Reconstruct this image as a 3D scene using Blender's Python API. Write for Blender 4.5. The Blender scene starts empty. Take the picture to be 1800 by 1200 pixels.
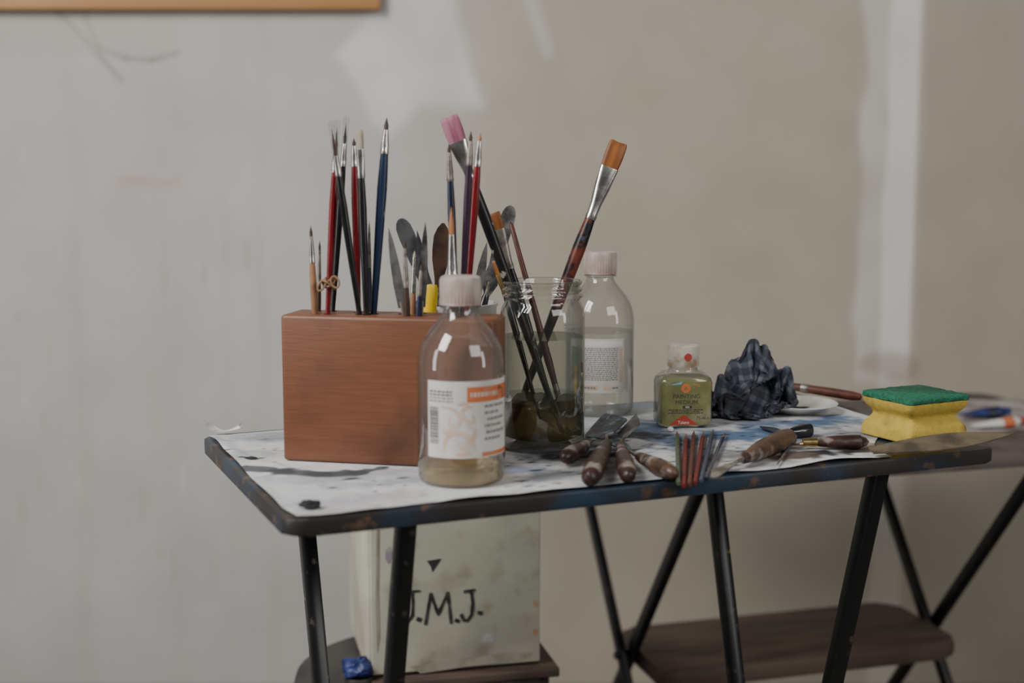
import bpy, bmesh, math, random
import numpy as np
from mathutils import Vector, Matrix, noise
random.seed(7)
SC = bpy.context.scene
C = SC.collection
PI = math.pi
R = math.radians
F = 2400.0
T = 0.80                      # height of the table top
ZC = T + 0.286                # camera height
PITCH = math.atan(314/2400)
cp, sp = math.cos(PITCH), math.sin(PITCH)
CAMP = Vector((0, 0, ZC))
ZP = T + 0.0022               # top of the paper

def ray(px, py):
    a = (px-900)/F; b = (600-py)/F
    return Vector((a, b*sp+cp, b*cp-sp))
def at_z(px, py, z):
    d = ray(px, py); return CAMP + d*((z-ZC)/d.z)
def at_y(px, py, y):
    d = ray(px, py); return CAMP + d*(y/d.y)
def proj(P):
    r = P-CAMP
    dep = r.y*cp - r.z*sp
    return 900+F*r.x/dep, 600-F*(r.y*sp+r.z*cp)/dep

# ------------------------------------------------------------------ materials
def _base(name):
    m = bpy.data.materials.new(name); m.use_nodes = True
    nt = m.node_tree; return m, nt, nt.nodes['Principled BSDF']
def col(c): return (c[0], c[1], c[2], 1)
def mat(name, c1, c2=None, scale=20, rough=0.5, metal=0, bump=0, lo=0.4, hi=0.6, stretch=None, c3=None, scale3=60, lo3=0.6, hi3=0.65, detail=4, spec=0.5, coat=0):
    m, nt, b = _base(name)
    b.inputs['Roughness'].default_value = rough
    b.inputs['Metallic'].default_value = metal
    b.inputs['Specular IOR Level'].default_value = spec
    b.inputs['Coat Weight'].default_value = coat
    b.inputs['Base Color'].default_value = col(c1)
    tc = nt.nodes.new('ShaderNodeTexCoord')
    vec = tc.outputs['Object']
    if stretch:
        mp = nt.nodes.new('ShaderNodeMapping'); mp.inputs['Scale'].default_value = stretch
        nt.links.new(vec, mp.inputs['Vector']); vec = mp.outputs['Vector']
    out = None
    def layer(prev, ca, cb, sc, l, h, v):
        n = nt.nodes.new('ShaderNodeTexNoise'); n.inputs['Scale'].default_value = sc; n.inputs['Detail'].default_value = detail
        nt.links.new(v, n.inputs['Vector'])
        mr = nt.nodes.new('ShaderNodeMapRange'); mr.inputs['From Min'].default_value = l; mr.inputs['From Max'].default_value = h
        nt.links.new(n.outputs['Fac'], mr.inputs['Value'])
        mx = nt.nodes.new('ShaderNodeMix'); mx.data_type = 'RGBA'
        mx.inputs[6].default_value = col(ca); mx.inputs[7].default_value = col(cb)
        if prev: nt.links.new(prev, mx.inputs[6])
        nt.links.new(mr.outputs[0], mx.inputs[0])
        return mx.outputs[2], n
    if c2:
        out, n1 = layer(None, c1, c2, scale, lo, hi, vec)
        if c3: out, _ = layer(out, c1, c3, scale3, lo3, hi3, tc.outputs['Object'])
        nt.links.new(out, b.inputs['Base Color'])
    if bump:
        n = nt.nodes.new('ShaderNodeTexNoise'); n.inputs['Scale'].default_value = scale*2; n.inputs['Detail'].default_value = 6
        nt.links.new(vec, n.inputs['Vector'])
        bp = nt.nodes.new('ShaderNodeBump'); bp.inputs['Strength'].default_value = bump; bp.inputs['Distance'].default_value = 0.002
        nt.links.new(n.outputs['Fac'], bp.inputs['Height']); nt.links.new(bp.outputs[0], b.inputs['Normal'])
    return m
def attr_mat(name, rough, nscale, namt, bump=0.1, dist=0.002):
    m, nt, b = _base(name)
    a = nt.nodes.new('ShaderNodeAttribute'); a.attribute_name = 'paint'
    tc = nt.nodes.new('ShaderNodeTexCoord')
    n = nt.nodes.new('ShaderNodeTexNoise'); n.inputs['Scale'].default_value = nscale; n.inputs['Detail'].default_value = 6
    nt.links.new(tc.outputs['Object'], n.inputs['Vector'])
    mr = nt.nodes.new('ShaderNodeMapRange'); mr.inputs['From Min'].default_value = .3; mr.inputs['From Max'].default_value = .7
    mr.inputs['To Min'].default_value = 1-namt; mr.inputs['To Max'].default_value = 1+namt*.5
    nt.links.new(n.outputs['Fac'], mr.inputs['Value'])
    mx = nt.nodes.new('ShaderNodeMix'); mx.data_type = 'RGBA'; mx.blend_type = 'MULTIPLY'; mx.inputs[0].default_value = 1
    nt.links.new(a.outputs['Color'], mx.inputs[6]); nt.links.new(mr.outputs[0], mx.inputs[7])
    nt.links.new(mx.outputs[2], b.inputs['Base Color'])
    b.inputs['Roughness'].default_value = rough
    bp = nt.nodes.new('ShaderNodeBump'); bp.inputs['Strength'].default_value = bump; bp.inputs['Distance'].default_value = dist
    nt.links.new(n.outputs['Fac'], bp.inputs['Height']); nt.links.new(bp.outputs[0], b.inputs['Normal'])
    return m
def clear(name, tint, edge, refl=0.55, base_refl=0.03, power=3.5, rough=0.03, body=None, bodyfac=0.0):
    """thin clear glass, plastic or liquid: transparent, tinted at grazing angles, with a mirror-like sheen"""
    m = bpy.data.materials.new(name); m.use_nodes = True
    nt = m.node_tree; nt.nodes.clear()
    out = nt.nodes.new('ShaderNodeOutputMaterial')
    lw = nt.nodes.new('ShaderNodeLayerWeight'); lw.inputs['Blend'].default_value = 0.5
    pw = nt.nodes.new('ShaderNodeMath'); pw.operation = 'POWER'; pw.inputs[1].default_value = power
    nt.links.new(lw.outputs['Facing'], pw.inputs[0])
    mx = nt.nodes.new('ShaderNodeMix'); mx.data_type = 'RGBA'
    mx.inputs[6].default_value = col(tint); mx.inputs[7].default_value = col(edge)
    nt.links.new(pw.outputs[0], mx.inputs[0])
    tr = nt.nodes.new('ShaderNodeBsdfTransparent'); nt.links.new(mx.outputs[2], tr.inputs['Color'])
    last = tr.outputs[0]
    if body:
        df = nt.nodes.new('ShaderNodeBsdfDiffuse'); df.inputs['Color'].default_value = col(body)
        m0 = nt.nodes.new('ShaderNodeMixShader'); m0.inputs[0].default_value = bodyfac
        nt.links.new(last, m0.inputs[1]); nt.links.new(df.outputs[0], m0.inputs[2]); last = m0.outputs[0]
    gl = nt.nodes.new('ShaderNodeBsdfGlossy'); gl.inputs['Roughness'].default_value = rough
    ma = nt.nodes.new('ShaderNodeMath'); ma.operation = 'MULTIPLY_ADD'; ma.inputs[1].default_value = refl; ma.inputs[2].default_value = base_refl
    nt.links.new(pw.outputs[0], ma.inputs[0])
    ms = nt.nodes.new('ShaderNodeMixShader')
    nt.links.new(ma.outputs[0], ms.inputs[0]); nt.links.new(last, ms.inputs[1]); nt.links.new(gl.outputs[0], ms.inputs[2])
    nt.links.new(ms.outputs[0], out.inputs['Surface'])
    return m

M = {}
M['block'] = mat('cedar_wood', (.152,.055,.026), (.192,.073,.034), 22, .46, stretch=(1,1,16), lo=.3, hi=.7, bump=.12, c3=(.080,.034,.020), scale3=14, lo3=.50, hi3=.82)
M['rim'] = mat('stained_table_wood', (.030,.024,.023), (.020,.044,.076), 9, .42, lo=.46, hi=.60, bump=.5, c3=(.12,.07,.045), scale3=45, lo3=.58, hi3=.66)
M['reartop'] = mat('brown_worn_top', (.12,.095,.085), (.08,.06,.055), 14, .6, bump=.1)
M['blackmetal'] = mat('black_metal', (.007,.007,.008), (.035,.025,.018), 40, .38, metal=.3, lo=.55, hi=.75, bump=.1)
M['blackleg'] = mat('black_leg_paint', (.006,.006,.006), (.11,.08,.06), 60, .32, lo=.63, hi=.74, c3=(.5,.38,.03), scale3=25, lo3=.7, hi3=.73)
M['brownwood'] = mat('dull_brown_wood', (.075,.048,.038), (.12,.08,.064), 6, .6, stretch=(1,6,1), bump=.1)
M['framewood'] = mat('pine_frame', (.50,.27,.10), (.42,.21,.075), 5, .5, stretch=(.4,8,8))
M['canvas'] = mat('canvas_back', (.55,.52,.46), (.5,.47,.42), 40, .9)
M['silver'] = mat('ferrule_metal', (.82,.80,.77), (.42,.40,.37), 60, .24, metal=1)
M['dullmetal'] = mat('dull_ferrule', (.36,.33,.30), (.14,.11,.09), 90, .42, metal=.8, lo=.45, hi=.65)
M['steel'] = mat('knife_steel', (.50,.50,.49), (.17,.16,.15), 50, .33, metal=.9, lo=.45, hi=.7)
M['darksteel'] = mat('paint_darkened_steel', (.04,.04,.045), (.10,.10,.105), 40, .40, metal=.4, bump=.15)
M['brownblade'] = mat('rusty_blade', (.035,.019,.014), (.08,.042,.026), 50, .5, metal=.3)
M['oliveblade'] = mat('olive_blade', (.19,.148,.098), (.09,.07,.048), 40, .42, metal=.25, bump=.1)
M['bluesteel'] = mat('paint_crusted_blade', (.018,.023,.030), (.06,.12,.17), 60, .45, lo=.48, hi=.6, c3=(.28,.27,.26), scale3=80, lo3=.58, hi3=.66, bump=.6)
M['greysteel'] = mat('grey_blade', (.19,.185,.18), (.05,.05,.05), 60, .40, metal=.45, bump=.2)
M['red'] = mat('red_lacquer', (.20,.006,.010), (.13,.004,.008), 30, .22, coat=.4)
M['redspot'] = mat('red_lacquer_with_paint', (.22,.007,.012), (.14,.005,.01), 30, .25, c3=(.75,.7,.65), scale3=45, lo3=.60, hi3=.63, coat=.3)
M['pencilred'] = mat('dull_red_paint', (.16,.012,.013), (.10,.011,.011), 60, .4, c3=(.25,.2,.18), scale3=90, lo3=.64, hi3=.7)
M['black'] = mat('black_lacquer', (.005,.005,.006), (.011,.011,.012), 30, .22, coat=.4)
M['blackspot'] = mat('black_lacquer_scuffed', (.005,.005,.006), (.016,.014,.013), 30, .3, c3=(.30,.27,.25), scale3=90, lo3=.62, hi3=.66)
M['blackred'] = mat('black_lacquer_with_red_paint', (.005,.005,.006), (.15,.030,.016), 26, .4, lo=.50, hi=.55, c3=(.04,.05,.09), scale3=60, lo3=.62, hi3=.66)
M['navy'] = mat('navy_lacquer', (.007,.012,.036), (.012,.018,.048), 30, .25, coat=.4)
M['blue'] = mat('blue_lacquer', (.010,.022,.055), (.015,.033,.078), 20, .28, c3=(.22,.23,.25), scale3=50, lo3=.6, hi3=.66)
M['plum'] = mat('plum_lacquer', (.026,.009,.026), (.04,.015,.036), 30, .3)
M['tan'] = mat('tan_wood', (.34,.17,.085), (.23,.115,.058), 60, .45)
M['brown'] = mat('brown_handle', (.07,.034,.02), (.038,.019,.013), 60, .45)
M['redbrown'] = mat('red_brown_handle', (.12,.036,.022), (.07,.022,.016), 60, .45)
M['knifehandle'] = mat('worn_dark_handle', (.028,.014,.012), (.062,.027,.021), 60, .40, c3=(.28,.24,.22), scale3=55, lo3=.55, hi3=.68, bump=.4)
M['knifehandle2'] = mat('worn_brown_handle', (.105,.056,.034), (.04,.022,.016), 50, .42, c3=(.27,.23,.19), scale3=65, lo3=.55, hi3=.70, bump=.4)
M['brass'] = mat('brass', (.55,.40,.16), (.35,.24,.1), 60, .35, metal=1)
M['yellow'] = mat('yellow_plastic', (.75,.50,.012), None, rough=.35)
M['pinkhair'] = mat('pink_bristles', (.22,.045,.10), (.38,.16,.22), 160, .6, stretch=(1,1,.06), lo=.35, hi=.65)
M['amberhair'] = mat('amber_bristles', (.32,.11,.018), (.15,.045,.01), 160, .5, stretch=(1,1,.06), lo=.35, hi=.65)
M['tanhair'] = mat('tan_bristles', (.45,.2,.08), (.3,.12,.05), 200, .5, stretch=(1,1,.06))
M['creamhair'] = mat('cream_bristles', (.42,.38,.3), (.28,.24,.18), 200, .6, stretch=(1,1,.06))
M['darkhair'] = mat('dark_bristles', (.035,.022,.015), (.07,.04,.022), 200, .6)
M['tube'] = clear('clear_tube', (.93,.93,.93), (.55,.55,.55), .5, .06)
M['glass'] = clear('clear_glass', (.975,.98,.975), (.26,.28,.27), .75, .08, 2.4, .015, body=(.66,.65,.64), bodyfac=.045)  # diffuse grey body is a haze put in for the glass's reflections
M['jarglass'] = clear('jar_glass', (.965,.97,.96), (.22,.26,.23), .75, .075, 2.1, .015, body=(.48,.5,.46), bodyfac=.015)
M['turps'] = clear('pale_amber_liquid', (.88,.78,.50), (.6,.46,.22), .25, .02, 2.5, body=(.48,.36,.14), bodyfac=.35)
M['water'] = clear('clear_liquid', (.95,.965,.97), (.6,.63,.64), .3, .02, 2.5)
M['jarwater'] = clear('cloudy_jar_water', (.86,.885,.86), (.42,.45,.42), .25, .02, 1.8, body=(.12,.14,.115), bodyfac=.045)
M['sediment'] = clear('murky_sediment', (.50,.46,.28), (.26,.23,.12), .15, .02, 1.8, body=(.095,.08,.036), bodyfac=.45)
M['medium'] = clear('milky_medium', (.6,.6,.38), (.45,.45,.26), .3, .03, 2.5, body=(.27,.26,.12), bodyfac=.85)
M['cap'] = mat('stained_white_plastic', (.53,.48,.435), (.28,.175,.155), 60, .45, lo=.40, hi=.68, stretch=(1,1,.35), c3=(.34,.25,.22), scale3=40, lo3=.46, hi3=.68)
M['capchip'] = mat('chipped_cream_cap', (.55,.50,.43), (.34,.25,.15), 50, .5, lo=.48, hi=.62, spec=.3)
M['label'] = mat('label_paper', (.66,.64,.61), (.54,.51,.47), 40, .55, lo=.42, hi=.72)
M['orange'] = mat('orange_ink', (.58,.16,.055), (.55,.24,.13), 60, rough=.5, lo=.5, hi=.7)
M['paleorange'] = mat('pale_orange_ink', (.62,.43,.33), (.62,.52,.45), 70, rough=.5)
M['ink'] = mat('black_ink', (.05,.047,.045), None, rough=.5)
M['greyink'] = mat('grey_ink', (.24,.23,.22), None, rough=.5)
M['redink'] = mat('red_ink', (.40,.045,.03), None, rough=.5)
M['whiteink'] = mat('white_ink', (.72,.70,.67), None, rough=.5)
M['greenlabel'] = mat('green_label', (.20,.205,.075), (.15,.15,.055), 50, .55, c3=(.30,.28,.18), scale3=35, lo3=.54, hi3=.66)
M['sponge'] = mat('yellow_sponge', (.57,.415,.075), (.49,.345,.055), 140, .9, bump=.45, lo=.35, hi=.7, c3=(.20,.14,.06), scale3=20, lo3=.63, hi3=.74)
M['scourer'] = mat('green_scourer', (.014,.115,.06), (.022,.18,.10), 260, .9, bump=.9, lo=.4, hi=.6)
M['plate'] = mat('white_glaze', (.70,.69,.66), (.5,.48,.45), 25, .2, lo=.55, hi=.75)
M['charcoal'] = mat('charcoal', (.010,.010,.012), (.025,.025,.028), 90, .8, bump=.5)
M['paperplain'] = mat('plain_paper', (.68,.67,.64), (.58,.56,.52), 30, .8)
M['enamel'] = mat('white_enamel', (.6,.59,.57), (.5,.49,.47), 30, .3)
M['cream'] = mat('cream_paint', (.53,.515,.415), (.40,.385,.31), 12, .55, c3=(.27,.24,.18), scale3=22, lo3=.56, hi3=.80, lo=.4, hi=.7)
M['creamside'] = mat('cream_paint_side', (.58,.555,.44), (.44,.415,.32), 12, .55)
M['marker'] = mat('marker_black', (.045,.043,.042), (.11,.105,.095), 120, rough=.6, lo=.5, hi=.7)
M['purple'] = mat('purple_smudge', (.33,.28,.33), (.43,.41,.36), 60, rough=.6)
M['orangedab'] = mat('faded_orange_paint', (.50,.20,.09), (.48,.36,.26), 70, .6)
M['dusty'] = mat('dusty_stain', (.36,.335,.27), (.28,.25,.19), 50, rough=.7)
M['rubber'] = mat('tan_rubber', (.30,.175,.08), (.2,.11,.05), 60, .5)
M['bluepaint'] = mat('blue_paint', (.012,.022,.10), (.022,.042,.19), 60, .45)
M['darkseat'] = mat('dark_seat', (.025,.023,.022), (.045,.04,.036), 20, .55)
M['floor'] = mat('grey_floor', (.16,.15,.14), (.12,.11,.10), 8, .7, bump=.1)
M['greenpencil'] = mat('grey_green_lacquer', (.08,.11,.06), (.055,.07,.045), 50, .35)
M['slate'] = mat('slate_lacquer', (.045,.058,.10), (.03,.038,.065), 50, .35)
M['pencilwood'] = mat('pencil_wood', (.17,.115,.07), (.11,.07,.045), 90, .6)
M['wall'] = attr_mat('painted_plaster', .75, 7, .07, .12, .003)
M['paper'] = attr_mat('paint_marked_paper', .7, 55, .12, .25, .0014)
# rag: faint plaid under paint
def plaid():
    m, nt, b = _base('plaid_rag')
    tc = nt.nodes.new('ShaderNodeUVMap')
    sx = nt.nodes.new('ShaderNodeSeparateXYZ'); nt.links.new(tc.outputs[0], sx.inputs[0])
    def band(o, f):
        a = nt.nodes.new('ShaderNodeMath'); a.operation = 'MULTIPLY'; a.inputs[1].default_value = f; nt.links.new(o, a.inputs[0])
        s = nt.nodes.new('ShaderNodeMath'); s.operation = 'SINE'; nt.links.new(a.outputs[0], s.inputs[0])
        r = nt.nodes.new('ShaderNodeMapRange'); r.inputs['From Min'].default_value = .0; r.inputs['From Max'].default_value = .5; nt.links.new(s.outputs[0], r.inputs['Value'])
        return r.outputs[0]
    bx, by = band(sx.outputs[0], 420), band(sx.outputs[1], 420)
    ad = nt.nodes.new('ShaderNodeMath'); ad.operation = 'ADD'; nt.links.new(bx, ad.inputs[0]); nt.links.new(by, ad.inputs[1])
    rp = nt.nodes.new('ShaderNodeValToRGB')
    hf = nt.nodes.new('ShaderNodeMath'); hf.operation = 'MULTIPLY'; hf.inputs[1].default_value = .5; nt.links.new(ad.outputs[0], hf.inputs[0])
    nt.links.new(hf.outputs[0], rp.inputs[0])
    e = rp.color_ramp.elements
    e[0].color = (.022,.027,.042,1); e[1].color = (.125,.135,.155,1)
    k = e.new(.5); k.color = (.052,.062,.088,1)
    def noisy(prev, sc, lo, hi, c):
        n = nt.nodes.new('ShaderNodeTexNoise'); n.inputs['Scale'].default_value = sc; n.inputs['Detail'].default_value = 5; nt.links.new(tc.outputs[0], n.inputs['Vector'])
        mr = nt.nodes.new('ShaderNodeMapRange'); mr.inputs['From Min'].default_value = lo; mr.inputs['From Max'].default_value = hi; nt.links.new(n.outputs['Fac'], mr.inputs['Value'])
        mx = nt.nodes.new('ShaderNodeMix'); mx.data_type = 'RGBA'; mx.inputs[7].default_value = (*c, 1)
        nt.links.new(prev, mx.inputs[6]); nt.links.new(mr.outputs[0], mx.inputs[0]); return mx.outputs[2]
    o = noisy(rp.outputs[0], 14, .50, .66, (.03,.031,.037))
    nt.links.new(o, b.inputs['Base Color']); b.inputs['Roughness'].default_value = .85
    return m
M['rag'] = plaid()

# ------------------------------------------------------------------ mesh helpers
def lathe(bm, prof, seg=32, mi=0, start=0.0):
    rings = []
    for r, z in prof:
        if r < 1e-6: rings.append([bm.verts.new((0, 0, z))])
        else: rings.append([bm.verts.new((r*math.cos(start+2*PI*k/seg), r*math.sin(start+2*PI*k/seg), z)) for k in range(seg)])
    bridge(bm, rings, mi)
def bridge(bm, rings, mi=0):
    for a, b in zip(rings, rings[1:]):
        n = max(len(a), len(b))
        for k in range(n):
            k2 = (k+1) % n
            if len(a) == 1 and len(b) == 1: continue
            if len(a) == 1: f = bm.faces.new((a[0], b[k2], b[k]))
            elif len(b) == 1: f = bm.faces.new((a[k], a[k2], b[0]))
            else: f = bm.faces.new((a[k], a[k2], b[k2], b[k]))
            f.material_index = mi
def loft(bm, rings, seg=20, mi=0):
    """rings of (z, rx, ry, exponent): superellipses; rx 0 closes to a point"""
    rr = []
    for q in rings:
        z, rx, ry = q[:3]; n = q[3] if len(q) > 3 else 2
        if rx < 1e-6: rr.append([bm.verts.new((0, 0, z))]); continue
        L = []
        for k in range(seg):
            a = 2*PI*(k+.5)/seg; c, s = math.cos(a), math.sin(a)
            L.append(bm.verts.new((rx*math.copysign(abs(c)**(2/n), c), ry*math.copysign(abs(s)**(2/n), s), z)))
        rr.append(L)
    bridge(bm, rr, mi)
def tube(bm, pts, radii, seg=10, closed=False, mi=0, squash=1.0):
    pts = [Vector(p) for p in pts]; n = len(pts)
    if not hasattr(radii, '__len__'): radii = [radii]*n
    rings = []; prev = None
    for i, p in enumerate(pts):
        if closed: t = pts[(i+1) % n]-pts[i-1]
        else: t = pts[min(i+1, n-1)]-pts[max(i-1, 0)]
        t.normalize()
        if prev is None:
            up = Vector((0, 0, 1)) if abs(t.z) < .9 else Vector((1, 0, 0))
            x = t.cross(up).normalized()
        else:
            x = (prev - t*prev.dot(t)).normalized()
        prev = x; y = t.cross(x)
        if radii[i] < 1e-6: rings.append([bm.verts.new(p)])
        else: rings.append([bm.verts.new(p+(x*math.cos(2*PI*k/seg)+y*math.sin(2*PI*k/seg)*squash)*radii[i]) for k in range(seg)])
    bridge(bm, rings, mi)
    if closed: bridge(bm, [rings[-1], rings[0]], mi)
    else:
        for e in (rings[0], rings[-1]):
            if len(e) > 2: bm.faces.new(e)
def prism(bm, outline, h, MT=None, mi=0, bev=0):
    lo = [bm.verts.new((x, y, 0)) for x, y in outline]; hi = [bm.verts.new((x, y, h)) for x, y in outline]
    fs = [bm.faces.new(lo[::-1]), bm.faces.new(hi)]
    n = len(lo)
    for k in range(n): fs.append(bm.faces.new((lo[k], lo[(k+1) % n], hi[(k+1) % n], hi[k])))
    for f in fs: f.material_index = mi
    vs = lo+hi
    if bev:
        ed = [e for f in fs[:2] for e in f.edges]
        r = bmesh.ops.bevel(bm, geom=ed, offset=bev, segments=2, affect='EDGES', profile=.5)
        vs = list(set(v for v in vs if v.is_valid) | set(r['verts']))
    if MT is not None:
        bmesh.ops.transform(bm, matrix=MT, verts=vs)
def rbox(bm, sx, sy, sz, bev=0.002, MT=None, seg=3, mi=0):
    """rounded box, centred in x and y, standing on z = 0"""
    r = bmesh.ops.create_cube(bm, size=1); vs = r['verts']
    bmesh.ops.transform(bm, matrix=Matrix.Translation((0, 0, sz/2)) @ Matrix.Diagonal((sx, sy, sz, 1)), verts=vs)
    ed = list({e for v in vs for e in v.link_edges})
    if bev:
        q = bmesh.ops.bevel(bm, geom=ed, offset=bev, segments=seg, affect='EDGES', profile=.5)
        vs = list(set(v for v in vs if v.is_valid) | set(q['verts']))
    for f in {f for v in vs for f in v.link_faces}: f.material_index = mi
    if MT is not None: bmesh.ops.transform(bm, matrix=MT, verts=vs)
def bar(bm, p0, p1, w, t, side, bev=0.002):
    """flat bar from p0 to p1, w along side, t across it"""
    z = (p1-p0); L = z.length; z.normalize()
    x = (side-z*side.dot(z)).normalized(); y = z.cross(x)
    MT = Matrix(((x.x, y.x, z.x, p0.x), (x.y, y.y, z.y, p0.y), (x.z, y.z, z.z, p0.z), (0, 0, 0, 1)))
    rbox(bm, w, t, L, bev, MT, 2)
def rrect(x0, y0, x1, y1, r, n=6):
    o = []
    for cx, cy, a0 in ((x1-r, y1-r, 0), (x0+r, y1-r, 90), (x0+r, y0+r, 180), (x1-r, y0+r, 270)):
        for k in range(n+1):
            a = R(a0+90*k/n); o.append((cx+r*math.cos(a), cy+r*math.sin(a)))
    return o

INV = {}
def tagit(o, label, cat, group=None):
    o['label'] = label; o['category'] = cat
    if group: o['group'] = group
def thing(name, label, cat, loc, rot=None, group=None):
    o = bpy.data.objects.new(name, None); C.objects.link(o); o.empty_display_size = .02
    o.location = loc
    MT = Matrix.Translation(Vector(loc))
    if rot is not None:
        o.rotation_euler = rot.to_euler(); MT = MT @ rot.to_4x4()
    INV[o.name] = MT.inverted()
    tagit(o, label, cat, group); return o
def part(name, bm, ms, parent=None, world=None, smooth=True, ang=38, label=None):
    """world: the root whose local space a world-space bmesh is moved into"""
    if world is not None: bm.transform(INV[world.name])
    bmesh.ops.recalc_face_normals(bm, faces=bm.faces[:])
    me = bpy.data.meshes.new(name); bm.to_mesh(me); bm.free()
    for m in (ms if isinstance(ms, (list, tuple)) else [ms]): me.materials.append(m)
    if smooth:
        me.polygons.foreach_set('use_smooth', [True]*len(me.polygons))
        me.set_sharp_from_angle(angle=R(ang))
    o = bpy.data.objects.new(name, me); C.objects.link(o)
    if parent: o.parent = parent
    if label: o['label'] = label
    return o
def single(name, bm, ms, label, cat, loc, group=None, **k):
    """one-mesh thing: world-space bmesh, origin moved to loc"""
    bm.transform(Matrix.Translation(-Vector(loc)))
    o = part(name, bm, ms, **k); o.location = loc; tagit(o, label, cat, group); return o
def structure(name, bm, m, **k):
    o = part(name, bm, m, **k); o['kind'] = 'structure'; return o
def axis_rot(d, facing=Vector((1, 0, 0))):
    z = d.normalized(); x = (facing-z*facing.dot(z)).normalized(); y = z.cross(x)
    return Matrix(((x.x, y.x, z.x), (x.y, y.y, z.y), (x.z, y.z, z.z)))
def paint(o, fn):
    me = o.data
    a = me.color_attributes.new('paint', 'FLOAT_COLOR', 'POINT')
    buf = []
    for v in me.vertices:
        c = fn(v.co); buf += [c[0], c[1], c[2], 1]
    a.data.foreach_set('color', buf)
def sstep(a, b, x):
    t = max(0, min(1, (x-a)/(b-a))); return t*t*(3-2*t)
def lerp(a, b, t): return tuple(x+(y-x)*t for x, y in zip(a, b))
def segd(p, a, b):
    ab = (b[0]-a[0], b[1]-a[1]); l = ab[0]**2+ab[1]**2
    t = max(0, min(1, ((p[0]-a[0])*ab[0]+(p[1]-a[1])*ab[1])/l))
    return math.hypot(p[0]-a[0]-t*ab[0], p[1]-a[1]-t*ab[1])
def inpoly(p, poly):
    """signed distance, positive inside"""
    ins = False; d = 1e9; n = len(poly)
    for i in range(n):
        a, b = poly[i], poly[(i+1) % n]
        d = min(d, segd(p, a, b))
        if (a[1] > p[1]) != (b[1] > p[1]) and p[0] < (b[0]-a[0])*(p[1]-a[1])/(b[1]-a[1])+a[0]: ins = not ins
    return d if ins else -d

# printing on labels
_tc = {}
def text_polys(body, size):
    if (body, size) in _tc: return _tc[(body, size)]
    cu = bpy.data.curves.new('txt', 'FONT'); cu.body = body; cu.size = size; cu.align_x = 'CENTER'
    ob = bpy.data.objects.new('txt', cu); C.objects.link(ob)
    dg = bpy.context.evaluated_depsgraph_get(); dg.update()
    me = bpy.data.meshes.new_from_object(ob.evaluated_get(dg))
    res = ([(v.co.x, v.co.y) for v in me.vertices], [list(p.vertices) for p in me.polygons])
    bpy.data.objects.remove(ob); bpy.data.curves.remove(cu); bpy.data.meshes.remove(me)
    _tc[(body, size)] = res; return res
class Print:
    def __init__(s, fn): s.bm = bmesh.new(); s.fn = fn
    def poly(s, pts, mi, lift):
        f = s.bm.faces.new([s.bm.verts.new(s.fn(u, v, lift)) for u, v in pts]); f.material_index = mi
    def rect(s, u0, v0, u1, v1, mi=0, lift=0.0, n=1):
        for k in range(n):
            a = u0+(u1-u0)*k/n; b = u0+(u1-u0)*(k+1)/n
            s.poly([(a, v0), (b, v0), (b, v1), (a, v1)], mi, lift)
    def text(s, body, u, v, size, mi, lift):
        vs, ps = text_polys(body, size)
        bv = [s.bm.verts.new(s.fn(u+x, v+y, lift)) for x, y in vs]
        for p in ps:
            try: s.bm.faces.new([bv[i] for i in p]).material_index = mi
            except ValueError: pass
    def dashes(s, u0, u1, v, h, mi, lift, rng):
        u = u0
        while u < u1-.0006:
            w = rng.uniform(.0012, .0042); s.rect(u, v, min(u+w, u1), v+h, mi, lift); u += w+.0009
    def stroke(s, pts, w, mi, lift):
        for a, b in zip(pts, pts[1:]):
            dx, dy = b[0]-a[0], b[1]-a[1]; l = math.hypot(dx, dy) or 1
            nx, ny = -dy/l*w/2, dx/l*w/2; ex, ey = dx/l*w*.3, dy/l*w*.3
            s.poly([(a[0]+nx-ex, a[1]+ny-ey), (a[0]-nx-ex, a[1]-ny-ey), (b[0]-nx+ex, b[1]-ny+ey), (b[0]+nx+ex, b[1]+ny+ey)], mi, lift)

# ------------------------------------------------------------------ the setting
WY = 2.75
def zw(py): return at_y(900, py, WY).z
def xw(px): return at_y(px, 500, WY).x
bm = bmesh.new()
xs = [-3.2, -2.4, -1.8, -1.45]+[-1.2+.007*i for i in range(344)]+[1.45, 1.8, 2.4, 3.2]
zs = [0.0]+[.05+.007*i for i in range(205)]+[1.6, 2.0, 2.4, 2.8]
g = [[bm.verts.new((x, WY, z)) for x in xs] for z in zs]
for a, b in zip(g, g[1:]):
    for k in range(len(xs)-1): bm.faces.new((a[k], a[k+1], b[k+1], b[k]))
ob = g[0][0], g[0][-1], g[-1][-1], g[-1][0]
bk = [bm.verts.new((v.co.x, WY+.1, v.co.z)) for v in ob]
bm.faces.new(bk)
wall = structure('wall_back', bm, M['wall'], smooth=False)
PATCH = [(xw(p), zw(q)) for p, q in ((640, -60), (655, 40), (605, 95), (640, 160), (655, 215), (690, 235), (740, 180), (800, 190), (848, 178), (822, 110), (800, 30), (795, -60))]
SCR = [((120,18),(170,75)),((170,75),(228,142)),((168,30),(190,85)),((190,85),(235,102)),((235,102),(280,106)),((280,106),(327,92))]
SCR = [((xw(a[0]), zw(a[1])), (xw(b[0]), zw(b[1]))) for a, b in SCR]
SMALL = []
rw = random.Random(11)
for k in range(60):
    SMALL.append((xw(rw.uniform(20, 560)), zw(rw.uniform(250, 1000)), rw.uniform(.004, .014), rw.uniform(.006, .05), rw.uniform(.1, .35), rw.choice(((.40,.36,.31), (.66,.65,.63), (.5,.45,.38)))))
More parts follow.
